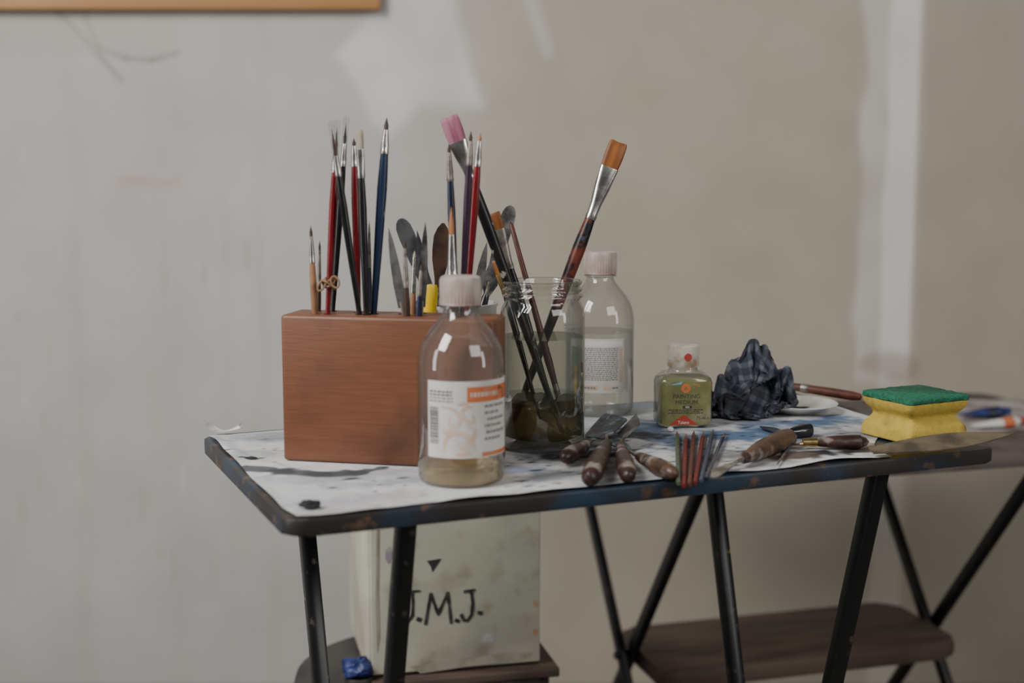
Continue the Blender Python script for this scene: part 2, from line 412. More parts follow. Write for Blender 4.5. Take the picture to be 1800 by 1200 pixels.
def wallcol(co):
    x, z = co.x, co.z
    n1 = noise.noise(Vector((x*3, z*3, 1))); n2 = noise.noise(Vector((x*11, z*11, 5))); n3 = noise.noise(Vector((x*30, z*9, 9)))
    c = lerp((.50,.48,.45), (.555,.54,.515), .5+.5*n1)
    beige = (.425,.375,.30)
    t = sstep(-.36, .10, x+.10*n1+.03*n2+.10*(1.0-z))
    c = lerp(c, lerp(beige, (.455,.405,.33), .5+.6*n2), t)
    d = inpoly((x+.010*n2, z+.010*n2), PATCH)
    c = lerp(c, (.73,.725,.715), .9*sstep(-.022, .012, d)*(.72+.45*n2))
    d = segd((x, z), (xw(925), zw(-20)), (xw(962), zw(92)))
    c = lerp(c, (.58,.56,.52), .6*sstep(.022, .002, d))
    # bright filled joint
    e = .012*n3+.01*n2
    s1 = sstep(xw(1500), xw(1515), x+1.2*e)*(1-sstep(xw(1545), xw(1550), x))
    s2 = sstep(xw(1545), xw(1551), x+.2*e)*(1-sstep(xw(1600), xw(1606), x))
    fade = sstep(zw(690), zw(650), z+.03*n2)
    fade2 = .3+.7*fade
    c = lerp(c, (.66,.635,.595), .75*s1*fade*(.8+.4*n2))
    c = lerp(c, (.75,.73,.695), .95*s2*fade2)
    c = lerp(c, (.40,.35,.285), .9*sstep(xw(1602), xw(1625), x))
    d = segd((x, z), (xw(1530), zw(640)), (xw(1600), zw(650)))
    c = lerp(c, (.30,.20,.16), .5*sstep(.035, .005, d+.02*n2))
    # stains on the left
    for px, w, a in ((135, 28, .25), (300, 60, .10), (470, 18, .22), (400, 15, .14)):
        c = lerp(c, (.42,.39,.35), a*(1-sstep(0, w/900, abs(x-xw(px)+.02*n1)))*(.5+.8*abs(n2+n1)))
    for sx, sz, rx, rz, a, cc in SMALL:
        q = ((x-sx)/rx)**2+((z-sz)/rz)**2
        if q < 1.5: c = lerp(c, cc, a*sstep(1.3, .2, q+.5*n3))
    d = min(segd((x, z), (xw(200), zw(322)), (xw(320), zw(322))), segd((x, z), (xw(205), zw(312)), (xw(262), zw(316))), segd((x, z), (xw(320), zw(305)), (xw(320), zw(325))))
    c = lerp(c, (.55,.30,.27), .5*sstep(.012, .002, d)*(.7+n3))
    for a, b in SCR:
        c = lerp(c, (.24,.22,.20), .6*sstep(.008, .002, segd((x, z), a, b)))
    if z > zw(100) and x < xw(330): c = lerp(c, (.47,.44,.40), .4*sstep(xw(335), xw(310), x)*sstep(zw(105), zw(90), z))
    return c
paint(wall, wallcol)
bm = bmesh.new(); rbox(bm, 6.4, 5.6, .1, 0, Matrix.Translation((0, .05, -.1)))
structure('floor', bm, M['floor'], smooth=False)

# frame hung on the wall, only its lower rail in sight
fx1 = at_y(668, 18, WY-.03).x; fz0 = at_y(300, 16, WY-.03).z
t = thing('picture_frame', 'pale wooden frame hanging high on the wall at upper left', 'picture frame', (fx1-.6, WY-.0005, fz0))
fr = [(-.6, 0, .6, .045), (-.6, .655, .6, .70), (-.6, .045, -.555, .655), (.555, .045, .6, .655)]
for x0, z0, x1, z1 in fr:
    bm = bmesh.new(); rbox(bm, x1-x0, .03, z1-z0, .003, Matrix.Translation(((x0+x1)/2, -.0155, z0)))
    part('rail', bm, M['framewood'], t)
bm = bmesh.new(); rbox(bm, 1.112, .008, .612, .001, Matrix.Translation((0, -.010, .044)))
part('panel', bm, M['canvas'], t)

# ------------------------------------------------------------------ work table
F0 = at_z(503, 915, T); R0 = at_z(1758, 786, T); L0 = at_z(358, 765, T)
U = (R0-F0); LEN = U.length; U.normalize(); V = Vector((-U.y, U.x, 0)); WID = (L0-F0).dot(V)
ZU = Vector((0, 0, 1))
def tuv(u, v, z=0): return F0+U*u+V*v+ZU*z
def uv_of(px, py):
    r = at_z(px, py, T)-F0; return r.dot(U), r.dot(V)
ROT1 = Matrix(((U.x, V.x, 0), (U.y, V.y, 0), (0, 0, 1)))
TH = .0155
tbl = thing('folding_table', 'small folding table with a paint-stained top on crossed black legs', 'table', Vector((F0.x, F0.y, 0)), ROT1)
bm = bmesh.new(); prism(bm, rrect(0, 0, LEN, WID, .018), TH, Matrix.Translation((0, 0, T-TH)), bev=.003)
part('tabletop', bm, M['rim'], tbl)
for u, v0, sg, SL in ((.1135, .035, 1, .25), (LEN-.122, .035, 1, .26), (.0965, WID-.035, -1, .31), (LEN-.1395, WID-.035, -1, .26)):
    bm = bmesh.new(); z0 = T-TH-.0005
    bar(bm, Vector((u, v0+sg*SL*z0, 0.0)), Vector((u, v0, z0)), .020, .0165, Vector((0, 1, 0)), .004)
    part('leg', bm, M['blackleg'], tbl)
for v, ua, ub in ((.035+.25*.70, .122, LEN-.131), (WID-.035-.285*.70, .105, LEN-.148)):
    bm = bmesh.new(); tube(bm, [(ua, v, T-TH-.70), (ub, v, T-TH-.70)], .006, 10); part('crossbar', bm, M['blackleg'], tbl)

# paper on the table
bm = bmesh.new(); d = .0016
nu, nv = int(LEN/d), int(WID/d)
grid = []
for j in range(nv+1):
    row = []
    for i in range(nu+1):
        s, q = i/nu, j/nv
        ul = .006+.004*noise.noise(Vector((q*4, 3, 1)))+.004*sstep(.1, 0, q); ur = LEN-.018-.115*(1-sstep(.05, .45, q))+.006*noise.noise(Vector((q*5, 7, 1)))
        u = ul+(ur-ul)*s
        vl = .0022+.0035*noise.noise(Vector((u*12, 0, 4)))+.005*sstep(.03, 0, u)
        v = vl+(WID-.012-vl)*q
        ed = min(s*LEN, q*WID)
        lift = .0060*sstep(.02, 0, ed)*max(0, noise.noise(Vector((u*14, v*14, 8)))+.15)
        row.append(bm.verts.new((u, v, T+.0016+lift)))
    grid.append(row)
for a, b in zip(grid, grid[1:]):
    for k in range(nu): bm.faces.new((a[k], a[k+1], b[k+1], b[k]))
paper = part('paper_sheet', bm, M['paper'])
paper.location = (F0.x, F0.y, 0); paper.rotation_euler = ROT1.to_euler()
tagit(paper, 'large white paper sheet with blue and black paint marks covering the table top', 'paper')
BL = []   # (u, v, ru, rv, colour, strength, noisiness)
def blob(px, py, ru, rv, c, st, nz=.8): u, v = uv_of(px, py); BL.append((u, v, ru, rv, c, st, nz))
blue = (.10,.17,.29); dk = (.018,.018,.022); br = (.13,.095,.07)
blob(1290, 768, .10, .050, blue, 1.0, 1.1); blob(1150, 755, .06, .05, (.12,.17,.27), 1.0, 1.1); blob(1440, 745, .08, .035, blue, 1.0, 1.1)
blob(1110, 715, .06, .03, (.22,.27,.35), .8); blob(1480, 770, .06, .035, (.18,.20,.25), .9); blob(1050, 790, .05, .03, (.25,.28,.33), .8)
blob(1440, 797, .035, .014, dk, 1.4, 1.2); blob(1500, 795, .035, .014, dk, 1.4, 1.2); blob(1370, 805, .04, .014, br, 1, 1.2)
blob(1560, 785, .05, .025, br, 1); blob(1000, 835, .06, .018, (.25,.26,.30), .8, 1.1); blob(620, 880, .06, .025, (.40,.40,.41), .7, 1.1)
blob(1100, 850, .05, .012, (.30,.33,.39), .8); blob(950, 800, .06, .03, (.24,.26,.30), .9, 1); blob(470, 770, .06, .03, (.34,.35,.38), .9)
blob(700, 850, .07, .014, (.36,.37,.42), .8, 1.2); blob(900, 830, .04, .014, (.26,.31,.41), .9); blob(1330, 735, .06, .03, (.25,.26,.30), .8)
blob(600, 838, .08, .018, (.36,.37,.40), .7, 1.2); blob(480, 800, .05, .02, (.42,.43,.45), .7, 1.2); blob(560, 905, .05, .008, (.42,.40,.37), .7, 1)
blob(1030, 800, .05, .02, dk, .9, 1.5); blob(1080, 770, .05, .02, dk, .9, 1.5); blob(1320, 800, .05, .016, (.20,.18,.18), .9, 1.3)
blob(850, 880, .10, .008, (.38,.36,.34), .7, 1.2); blob(1250, 830, .10, .008, (.33,.32,.33), .8, 1.2); blob(680, 895, .09, .010, (.42,.41,.40), .6, 1.2)
rp_ = random.Random(21)
for k in range(460):
    if k < 130: u, v = rp_.uniform(.0, .32), rp_.uniform(.02, WID)
    elif k < 280: u, v = rp_.uniform(.22, LEN-.03), rp_.uniform(.01, WID*.6)
    else: u, v = rp_.gauss(.42, .10), abs(rp_.gauss(.10, .055))+.006
    r = rp_.choice((.0010, .0011, .0014, .0018, .0026)); BL.append((u, v, r*rp_.uniform(.8, 3.5), r, rp_.choice((dk, dk, dk, (.06,.07,.10), br, (.3,.31,.34))), rp_.uniform(.7, 1.2), .5))
STK = [uv_of(*p) for p in ((438,826),(500,831),(560,836),(620,834),(668,826))]
LINE = [uv_of(*p) for p in ((455,776),(500,772))]
CREASE = [(uv_of(400,790), uv_of(760,900)), (uv_of(900,870), uv_of(1120,770)), (uv_of(420,850), uv_of(640,800)), (uv_of(1300,840), uv_of(1500,760))]
def papercol(co):
    u, v = co.x, co.y
    n1 = noise.noise(Vector((u*22, v*22, 1))); n2 = noise.noise(Vector((u*80, v*80, 3))); n3 = noise.noise(Vector((u*8, v*8, 6)))
    c = lerp((.60,.605,.615), (.72,.72,.71), .5+.6*n3)
    for a, b in CREASE: c = lerp(c, (.44,.44,.44), .5*sstep(.0035, .0008, segd((u, v), a, b)+.002*n1))
    for bu, bv, ru, rv, cc, st, nz in BL:
        dx = (u-bu)/ru
        if dx > 1.9 or dx < -1.9: continue
        dy = (v-bv)/rv
        q = dx*dx+dy*dy
        if q < 3.5:
            k = st*sstep(1.5, .2, math.sqrt(q)+nz*(n1*.9+n2*.5))
            c = lerp(c, cc, min(1, max(0, k)))
    for i, (a, b) in enumerate(zip(STK, STK[1:])):
        w = (.010, .013, .012, .008)[i]
        c = lerp(c, (.06,.068,.08), .92*sstep(w*1.35, w*.75, segd((u, v), a, b)+.006*n2+.004*n1))
    for a, b in zip(LINE, LINE[1:]):
        c = lerp(c, (.14,.16,.20), .6*sstep(.004, .001, segd((u, v), a, b)+.002*n2))
    return c
paint(paper, papercol)

# ------------------------------------------------------------------ wooden block of brushes
BH = .141
b0 = at_z(498, 809, ZP); b1 = at_z(740, 820.5, ZP)
BU = (b1-b0).normalized(); BV = Vector((-BU.y, BU.x, 0)); BW = .208; BD = .052
ROTB = Matrix(((BU.x, BV.x, 0), (BU.y, BV.y, 0), (0, 0, 1)))
blk = thing('brush_block', 'reddish brown wooden block with holes holding upright brushes', 'brush holder', b0, ROTB)
bm = bmesh.new(); rbox(bm, BW, BD, BH, .0035, Matrix.Translation((BW/2, BD/2, 0)), 3)
body = part('body', bm, M['block'], blk, ang=50)
HOLES = []
def block_pt(px, row):
    lo, hi = 0.0, BW
    for _ in range(40):
        m = (lo+hi)/2; P = b0+BU*m+BV*row+ZU*BH
        if proj(P)[0] < px: lo = m
        else: hi = m
    return b0+BU*lo+BV*row+ZU*BH

def brush_parts(root, L, r, f0, f1, hm, fm, bmz, style='round', bw=None, cap=None, thick=None):
    bm = bmesh.new()
    H = f0
    loft(bm, [(0, 0, 0), (.0005, r*.34, r*.34), (.01*1, r*.46, r*.46), (H*.35, r*.62, r*.62), (H*.7, r*.92, r*.92), (H*.86, r, r), (H*.96, r*.86, r*.86), (H+.002, r*.74, r*.74)], 14)
    part('handle', bm, hm, root)
    bm = bmesh.new()
    if style == 'round':
        loft(bm, [(f0, 0, 0), (f0, r*.83, r*.83), (f0+.003, r*.88, r*.88), (f0+.004, r*.80, r*.80), (f0+.007, r*.84, r*.84), (f1-.001, r*.52, r*.52), (f1, r*.5, r*.5), (f1, 0, 0)], 14)
    else:
        th = thick or r*.55
        loft(bm, [(f0, 0, 0), (f0, r*.85, r*.85), (f0+.004, r*.92, r*.92), (f0+.006, r*.85, r*.85), (f0+(f1-f0)*.3, r*.9, r*.86), (f0+(f1-f0)*.62, (r+bw/2)*.5, th*1.2, 2.4), (f1-.001, bw/2, th, 3), (f1, bw/2, th*.95, 3), (f1, 0, 0)], 24)
    part('ferrule', bm, fm, root)
    bm = bmesh.new()
    if style == 'round':
        loft(bm, [(f1-.003, r*.4, r*.4), (f1, r*.44, r*.44), (f1+(L-f1)*.35, r*.46, r*.46), (f1+(L-f1)*.7, r*.2, r*.2), (L, 0, 0)], 12)
    else:
        th = (thick or r*.55)*.85
        B = L-f1
        loft(bm, [(f1-.003, bw/2*.94, th, 3), (f1, bw/2*.95, th, 3), (f1+B*.4, bw/2*1.03, th*1.1, 3), (f1+B*.85, bw/2*1.0, th*.7, 3), (L-B*.03, bw/2*.95, th*.4, 3), (L, bw/2*.9, th*.22, 3), (L, 0, 0)], 24)
        for v in bm.verts:
            if v.co.z > f1+B*.6: v.co.z += B*.09*noise.noise(Vector((v.co.x*700, v.co.y*200, 3)))
    part('bristles', bm, bmz, root)
    if cap:
        bm = bmesh.new(); z0, z1, rc = cap
        loft(bm, [(z0, rc, rc), (z1, rc, rc)], 16); part('protective_tube', bm, M['tube'], root)

G1 = 'brushes standing in the wooden block'
def block_brush(label, tip, bx, row, r, yf0, yf1, hm, bmz, fm=None, style='round', bw=None, cap=None, lean=0.0, inside=.075, name='paint_brush'):
    r *= .9
    P = block_pt(bx, row); y0 = proj(P)[1]
    Q = at_y(tip[0], tip[1], P.y+lean)
    D = (Q-P).normalized(); base = P-D*inside
    Lv = (Q-P).length; L = Lv+inside
    def s(y): return inside+Lv*(y0-y)/(y0-tip[1])
    root = thing(name, label, 'brush', base, axis_rot(D), G1)
    c = (s(cap[0]), s(cap[1]), cap[2]) if cap else None
    brush_parts(root, L if not cap else L-.006, r, s(yf0), s(yf1), hm, fm or M['silver'], bmz, style, bw, c)
    HOLES.append((base-D*.0015, P+D*.02, r+.0007)); return root, P, D
block_brush('short tan-handled brush, leftmost in the wooden block', (546,395), 553, .016, .0036, 462, 415, M['tan'], M['darkhair'], M['silver'])
block_brush('short thin dull grey brush beside the tan brush in the block', (562,421), 560, .036, .0027, 500, 440, M['brown'], M['darkhair'], M['dullmetal'])
rb, rbP, rbD = block_brush('red brush with a clear tip tube and rubber band around it', (593,211), 576, .014, .0042, 302, 268, M['red'], M['darkhair'], cap=(290, 211, .0026))
block_brush('black brush in clear tip tube, leaning left across the red one', (581,213), 632, .018, .0042, 308, 272, M['black'], M['darkhair'], cap=(295, 213, .0026), lean=-.012)
block_brush('black brush in clear tip tube, leaning right behind the red one', (609,205), 585, .040, .0040, 292, 252, M['black'], M['darkhair'], cap=(280, 205, .0026), lean=.012)
block_brush('red brush with white paint spots on its handle', (622,242), 630, .033, .0044, 292, 256, M['redspot'], M['darkhair'])
block_brush('black brush with stiff cream bristles in the block', (632,228), 644, .017, .0046, 312, 262, M['black'], M['creamhair'], style='flat', bw=.0066)
block_brush('thin grey brush tucked behind the tall blue brush', (649,388), 650, .042, .0025, 470, 408, M['slate'], M['creamhair'], M['dullmetal'])
block_brush('tall blue brush with dark pointed tip, leaning right', (680,205), 657, .024, .0054, 270, 228, M['blue'], M['darkhair'], lean=.01)
block_brush('short brush with brown handle, left of the small brushes beside the bottle cap', (711,420), 716, .014, .0034, 505, 436, M['brown'], M['darkhair'], M['dullmetal'])
block_brush('short pale metal-ferruled brush in the middle of the small brushes', (729,440), 725, .034, .0036, 515, 452, M['tan'], M['creamhair'], M['silver'])
block_brush('short navy brush rightmost of the small brushes beside the bottle cap', (741,462), 736, .016, .0034, 520, 475, M['navy'], M['darkhair'], M['dullmetal'])
block_brush('navy brush with fine tip behind the bottle cap', (789,252), 801, .034, .0043, 318, 268, M['navy'], M['darkhair'], M['dullmetal'])
block_brush('short pointed brush with orange tan bristles behind the bottle cap', (793,362), 797, .013, .0066, 485, 412, M['brown'], M['tanhair'], M['silver'])
block_brush('plum navy brush between two tall brushes behind the bottle', (828,229), 812, .020, .0042, 290, 248, M['plum'], M['darkhair'], M['dullmetal'])
block_brush('tall red brush rightmost in the wooden block', (844,232), 819, .039, .0046, 292, 248, M['red'], M['tanhair'], M['silver'])

# blades --------------------------------------------------------------
def blade_outline(kind, L, w):
    h = w/2
    if kind == 'leaf':  q = [(0,.22),(.12,.35),(.3,.75),(.5,1),(.68,.9),(.85,.5),(1,0)]
    elif kind == 'slim':  q = [(0,.8),(.3,1),(.6,.85),(.85,.45),(1,0)]
    elif kind == 'diamond': q = [(0,.30),(.25,.5),(.5,.92),(.65,1),(.82,.95),(.93,.6),(1,.15)]
    elif kind == 'feather':  q = [(0,.40),(.12,.6),(.3,.88),(.45,1),(.6,.98),(.75,.72),(.88,.38),(1,0)]
    elif kind == 'round': q = [(0,.55),(.2,.7),(.5,.9),(.8,1),(.9,.92),(.96,.66),(.99,.35),(1,0)]
    elif kind == 'trowel': q = [(0,.2),(.1,.35),(.35,1),(.42,1),(.7,.6),(.95,.12),(1,0)]
    elif kind == 'spat': q = [(0,.3),(.15,.5),(.5,.8),(.9,1),(.98,.8),(1,.4),(1,0)]
    else: q = [(0,.8),(.5,1),(.85,.8),(1,0)]
    if q[-1][1] > 0: q = q+[(1.0, 0)]
    up = [(x*L, y*h) for x, y in q]
    return up[::-1][0:1]+[(x, -y) for x, y in up[:-1]][::-1]+[(x, y) for x, y in up[:-1]]
def upright_knife(label, P, Q, inside, kind, w, bmt, hmt, rh, hvis=0.0, group=None, facing=Vector((1, 0, 0))):
    D = (Q-P).normalized(); base = P-D*inside; L = (Q-P).length+inside; hl = inside+hvis
    root = thing('palette_knife', label, 'palette knife', base, axis_rot(D, facing), group)
    bm = bmesh.new(); loft(bm, [(0, 0, 0), (.001, rh*.7, rh*.7), (.006, rh, rh), (hl*.6, rh*.85, rh*.85), (hl-.006, rh*.7, rh*.7), (hl-.002, rh*.5, rh*.5), (hl-.002, 0, 0)], 14)
    part('handle', bm, hmt, root)
    bm = bmesh.new(); loft(bm, [(hl-.004, .0018, .0018), (hl+.012, .0018, .0012), (hl+.012, 0, 0)], 8); part('tang', bm, M['dullmetal'], root)
    bl = L-hl-.006
    bm = bmesh.new()
    MT = Matrix(((0, 1, 0, 0), (0, 0, 1, -.0005), (1, 0, 0, hl+.006), (0, 0, 0, 1)))
    prism(bm, blade_outline(kind, bl, w), .001, MT); part('blade', bm, bmt, root, smooth=False)
    return root, base, D
P = block_pt(709, .030); Q = at_y(683, 400, P.y)
_, b_, D_ = upright_knife('thin pointed steel blade leaning left beside the tall blue brush', P, Q, .07, 'slim', .0095, M['steel'], M['brown'], .0045)
HOLES.append((b_-D_*.0015, P+D_*.02, .0056))
P = block_pt(741, .040); Q = at_y(748, 389, P.y)
_, b_, D_ = upright_knife('slim olive grey blade upright behind the small brushes', P, Q, .07, 'slim', .0085, M['greysteel'], M['brown'], .004)
HOLES.append((b_-D_*.0015, P+D_*.02, .0052))
# drill the holes
cut = []
for a, b, r in HOLES:
    bm = bmesh.new(); tube(bm, [a, b], r, 16); bm.transform(INV[blk.name]); bmesh.ops.recalc_face_normals(bm, faces=bm.faces[:])
    me = bpy.data.meshes.new('cut'); bm.to_mesh(me); bm.free()
    o = bpy.data.objects.new('cut', me); C.objects.link(o); o.parent = blk; cut.append(o)
    md = body.modifiers.new('h', 'BOOLEAN'); md.operation = 'DIFFERENCE'; md.object = o; md.solver = 'EXACT'
dg = bpy.context.evaluated_depsgraph_get(); dg.update()
nm = bpy.data.meshes.new_from_object(body.evaluated_get(dg)); body.modifiers.clear(); body.data = nm
nm.set_sharp_from_angle(angle=R(40))
for o in cut: bpy.data.objects.remove(o)

# rubber band tied round the red brush
Pc = rbP+rbD*((proj(rbP)[1]-497)*.00054)
bm = bmesh.new()
pts = []
for k in range(72):
    a = 2*PI*k/72*3
    rr = .0054+.0012*math.sin(a*.67+1)
    pts.append(Pc+Vector((rr*math.cos(a), rr*math.sin(a), .0045*math.sin(a*1.34+.5)+.002*math.cos(a*.33))))
tube(bm, pts, .0011, 7, closed=True)
for sx, tl in ((-1, .6), (1, -.3)):
    q = [Pc+Vector((.0062*sx+.0040*math.cos(a), -.0055+.002*math.sin(a+tl), .0015*sx+.0052*math.sin(a+tl))) for a in [2*PI*i/20 for i in range(20)]]
    tube(bm, q, .0010, 7, closed=True)
single('rubber_band', bm, M['rubber'], 'tan rubber band twisted around a red brush above the block', 'rubber band', Pc)

# ------------------------------------------------------------------ pot behind the block with knives
PC = at_y(797, 500, 1.452); PC.z = ZP
pot = thing('enamel_pot', 'white pot of palette knives standing behind the wooden block', 'pot', PC)
bm = bmesh.new(); lathe(bm, [(0, 0), (.043, 0), (.046, .003), (.046, .131), (.0475, .133), (.0475, .136), (.0445, .136), (.0435, .131), (.0435, .006), (0, .005)], 40)
part('body', bm, M['enamel'], pot)
G2 = 'palette knives in the pot behind the block'
def pot_item(rim, tip, yr, yt):
    P = at_y(rim[0], rim[1], yr); Q = at_y(tip[0], tip[1], yt); D = (Q-P).normalized()
    ins = (P.z-(ZP+.012))/D.z
    return P, Q, ins
P, Q, i_ = pot_item((766,540), (703,384), 1.476, 1.482)
upright_knife('dark grey round-ended knife leaning left in the pot', P, Q, i_, 'round', .018, M['darksteel'], M['brown'], .006, .002, G2)
P, Q, i_ = pot_item((768,540), (779,392), 1.426, 1.426)
upright_knife('dark brown broad-tipped knife blade behind the bottle cap', P, Q, i_, 'diamond', .0185, M['brownblade'], M['brown'], .006, .004, G2)
P, Q, i_ = pot_item((834,540), (856,425), 1.432, 1.43)
upright_knife('short bright steel knife between the bottle cap and the jar', P, Q, i_, 'slim', .010, M['steel'], M['brown'], .0055, .002, G2)
P, Q, i_ = pot_item((851,530), (899,361), 1.450, 1.458)
upright_knife('long grey round-ended knife leaning right behind the jar', P, Q, i_, 'round', .016, M['greysteel'], M['black'], .006, .01, G2)
P, Q, i_ = pot_item((754,540), (733,404), 1.452, 1.455)
upright_knife('dark stained pointed knife between the grey round knife and olive blade', P, Q, i_, 'slim', .011, M['darksteel'], M['brown'], .0055, .002, G2)
P, Q, i_ = pot_item((852,540), (871,446), 1.476, 1.480)
upright_knife('short broad grey knife low behind the jar rim', P, Q, i_, 'trowel', .018, M['greysteel'], M['brown'], .0055, .002, G2)
P, Q, i_ = pot_item((756,540), (757,499), 1.410, 1.410)
D = (Q-P).normalized(); base = P-D*i_; L = (Q-P).length+i_
yt = thing('palette_knife', 'yellow-handled tool upside down in the pot, handle showing above the block', 'palette knife', base, axis_rot(D), G2)
bm = bmesh.new(); prism(bm, blade_outline('leaf', .075, .014), .001, Matrix(((0,1,0,0),(0,0,1,-.0005),(-1,0,0,.0755),(0,0,0,1)))); part('blade', bm, M['steel'], yt, smooth=False)
bm = bmesh.new(); loft(bm, [(.07, 0, 0), (.07, .004, .004), (.085, .005, .005), (L-.02, .0072, .0062), (L-.005, .0078, .0066), (L-.001, .0065, .0055), (L, 0, 0)], 20); part('handle', bm, M['yellow'], yt)

# ------------------------------------------------------------------ the two spirit bottles
def cyl(Rr, a0=0.0):
    return lambda u, v, l: ((Rr+l)*math.sin(u/Rr+a0), -(Rr+l)*math.cos(u/Rr+a0), v)
BOT = [(0, .004), (.020, .0025), (.030, .0004), (.034, 0), (.0375, .002), (.039, .006), (.039, .104), (.0385, .112), (.0365, .121), (.033, .129), (.0275, .137), (.0215, .144), (.0175, .149), (.0155, .153), (.0152, .1555), (.0185, .1565), (.0185, .158), (.0150, .1585), (.0150, .170)]
def bottle(label, loc, level, liq):
    t = thing('glass_bottle', label, 'bottle', loc)
    bm = bmesh.new(); lathe(bm, BOT, 56); part('body', bm, M['glass'], t, ang=60)
    bm = bmesh.new()
    ins = [(0, .0052)]+[(r-.0016, z+.0012) for r, z in BOT[1:7] if z < level-.003]+[(.0374, level), (.0, level)]
    lathe(bm, ins, 48); part('liquid', bm, liq, t)
    bm = bmesh.new()
    prof = [(0, .1845), (.0155, .1845), (.0175, .1835), (.0182, .181), (.0182, .1605), (.0187, .160), (.0187, .159), (.0165, .159), (.0165, .176), (0, .176)]
    lathe(bm, prof, 72)
    for v in bm.verts:
        rr = math.hypot(v.co.x, v.co.y)
        if rr > .0175 and .160 < v.co.z < .182:
            k = round(math.atan2(v.co.y, v.co.x)/(2*PI/72)); s = 1.02 if k % 2 else .99
            v.co.x *= s; v.co.y *= s
    part('cap', bm, M['cap'], t, ang=30)
    return t
rng = random.Random(3)
fb = at_z(811, 842, ZP)
t = bottle('nearest glass bottle with orange label, a little amber spirit at the bottom', fb, .0130, M['turps'])
RB = .0393; p = Print(cyl(RB))
def dg_(a): return R(a)*RB
MATS = [M['label'], M['orange'], M['paleorange'], M['ink'], M['whiteink'], M['greyink']]
p.rect(dg_(-45), .0275, dg_(98), .0955, 0, 0, 28)
p.rect(dg_(10), .077, dg_(98), .0905, 1, .00012, 18)
p.rect(dg_(30), .0283, dg_(98), .0320, 1, .00012, 14)
p.dashes(dg_(14), dg_(58), .0815, .0042, 2, .0002, rng)
p.poly([(dg_(52), .0775), (dg_(72), .0775), (dg_(70), .086), (dg_(60), .0895)], 3, .0003)
for k in range(4): p.dashes(dg_(-42), dg_(-8), .0855-.0028*k, .0014, 5 if k > 1 else 3, .00015, rng)
v = .040                                                            # bar code at the left
while v < .072:
    h = rng.choice((.0006, .0009, .0014)); p.rect(dg_(-42), v, dg_(-28), v+h, 3, .00015, 3); v += h+rng.choice((.0006, .0009))
def flourish(pts, w):
    # a swelling, tapering stroke through the points (Catmull-Rom)
    Q_ = [pts[0]]+list(pts)+[pts[-1]]; out = []
    for i in range(1, len(Q_)-2):
        for k in range(7):
            s = k/7; a, b, c_, d_ = Q_[i-1], Q_[i], Q_[i+1], Q_[i+2]
            out.append(tuple(.5*((2*b[m])+(-a[m]+c_[m])*s+(2*a[m]-5*b[m]+4*c_[m]-d_[m])*s*s+(-a[m]+3*b[m]-3*c_[m]+d_[m])*s**3) for m in (0, 1)))
    out.append(pts[-1]); n = len(out)-1
    for k_, (a, b) in enumerate(zip(out, out[1:])): p.stroke([a, b], w*(.35+1.0*math.sin(PI*(k_+.5)/n)), 2, .00012)
for pts, w in ((((-.016,.073),(-.006,.071),(.001,.064),(-.002,.057),(-.009,.058),(-.008,.064)), .0032),
               (((.012,.074),(.003,.070),(.006,.061),(.013,.060),(.012,.066)), .0028),
               (((-.014,.034),(-.012,.044),(-.004,.050),(.006,.047),(.009,.040),(.003,.036),(-.001,.041)), .0036),
               (((.014,.034),(.012,.043),(.014,.053),(.007,.056)), .0028),
               (((-.016,.052),(-.010,.050),(-.007,.055)), .0026), (((-.002,.075),(.005,.076),(.008,.073)), .0022), (((-.003,.031),(.004,.031),(.010,.033)), .0024)):
    flourish(pts, w)
for k, (a, b) in enumerate(((34, 72), (34, 60), (38, 72), (34, 66), (36, 74), (34, 62))):
    p.dashes(dg_(a), dg_(b), .0715-.0058*k, .0026, 5, .00015, rng)
part('label', p.bm, MATS, t, smooth=False)
rbp = at_y(1055, 500, 1.548); rbp.z = ZP
t = bottle('glass bottle of clear liquid standing behind the jar, text label low on its side', rbp, .094, M['water'])
p = Print(cyl(RB))
p.rect(dg_(-60), .028, dg_(40), .089, 0, 0, 24)
p.rect(dg_(-56), .0805, dg_(36), .0865, 4, .0001, 18)
for k in range(17):
    p.dashes(dg_(-56), dg_(28), .0775-.0022*k, .0012, 5, .00015, rng)
p.rect(dg_(30), .040, dg_(37), .078, 2, .00012, 3)
p.rect(dg_(-50), .031, dg_(-6), .0365, 2, .00012, 10); p.dashes(dg_(-48), dg_(-10), .0325, .0022, 5, .0002, rng)
p.rect(dg_(2), .0315, dg_(16), .0365, 2, .00012, 4); p.dashes(dg_(18), dg_(30), .0325, .002, 5, .0002, rng)
part('label', p.bm, MATS, t, smooth=False)

# ------------------------------------------------------------------ jar with brushes
JC = at_z(953, 783, ZP)
jar = thing('glass_jar', 'tall open glass jar of murky water holding flat brushes', 'jar', JC)
bm = bmesh.new()
jp = [(0, .010), (.024, .008), (.033, .003), (.037, .0005), (.040, .001), (.0422, .004), (.0425, .010), (.0425, .128), (.0422, .134), (.0410, .140), (.0388, .1445), (.0372, .147), (.0370, .1500), (.0400, .1518), (.0403, .1530), (.0374, .1550), (.0372, .1566), (.0400, .1582), (.0403, .1594), (.0374, .1612), (.0374, .1635), (.0390, .1645), (.0396, .1662), (.0388, .1677), (.0372, .168), (.0362, .1665), (.0362, .155)]
lathe(bm, jp, 64); part('body', bm, M['jarglass'], jar, ang=75)
bm = bmesh.new(); lathe(bm, [(0, .0115), (.034, .0105), (.0405, .013), (.0408, .030), (.0408, .044), (.034, .045), (.026, .047), (.018, .048), (.009, .050), (0, .050)], 48)
for v in bm.verts:
    if v.co.z > .04: v.co.z = min(.0515, v.co.z-.003+.016*noise.noise(Vector((v.co.x*45, v.co.y*45, 2))))
part('sediment', bm, M['sediment'], jar)
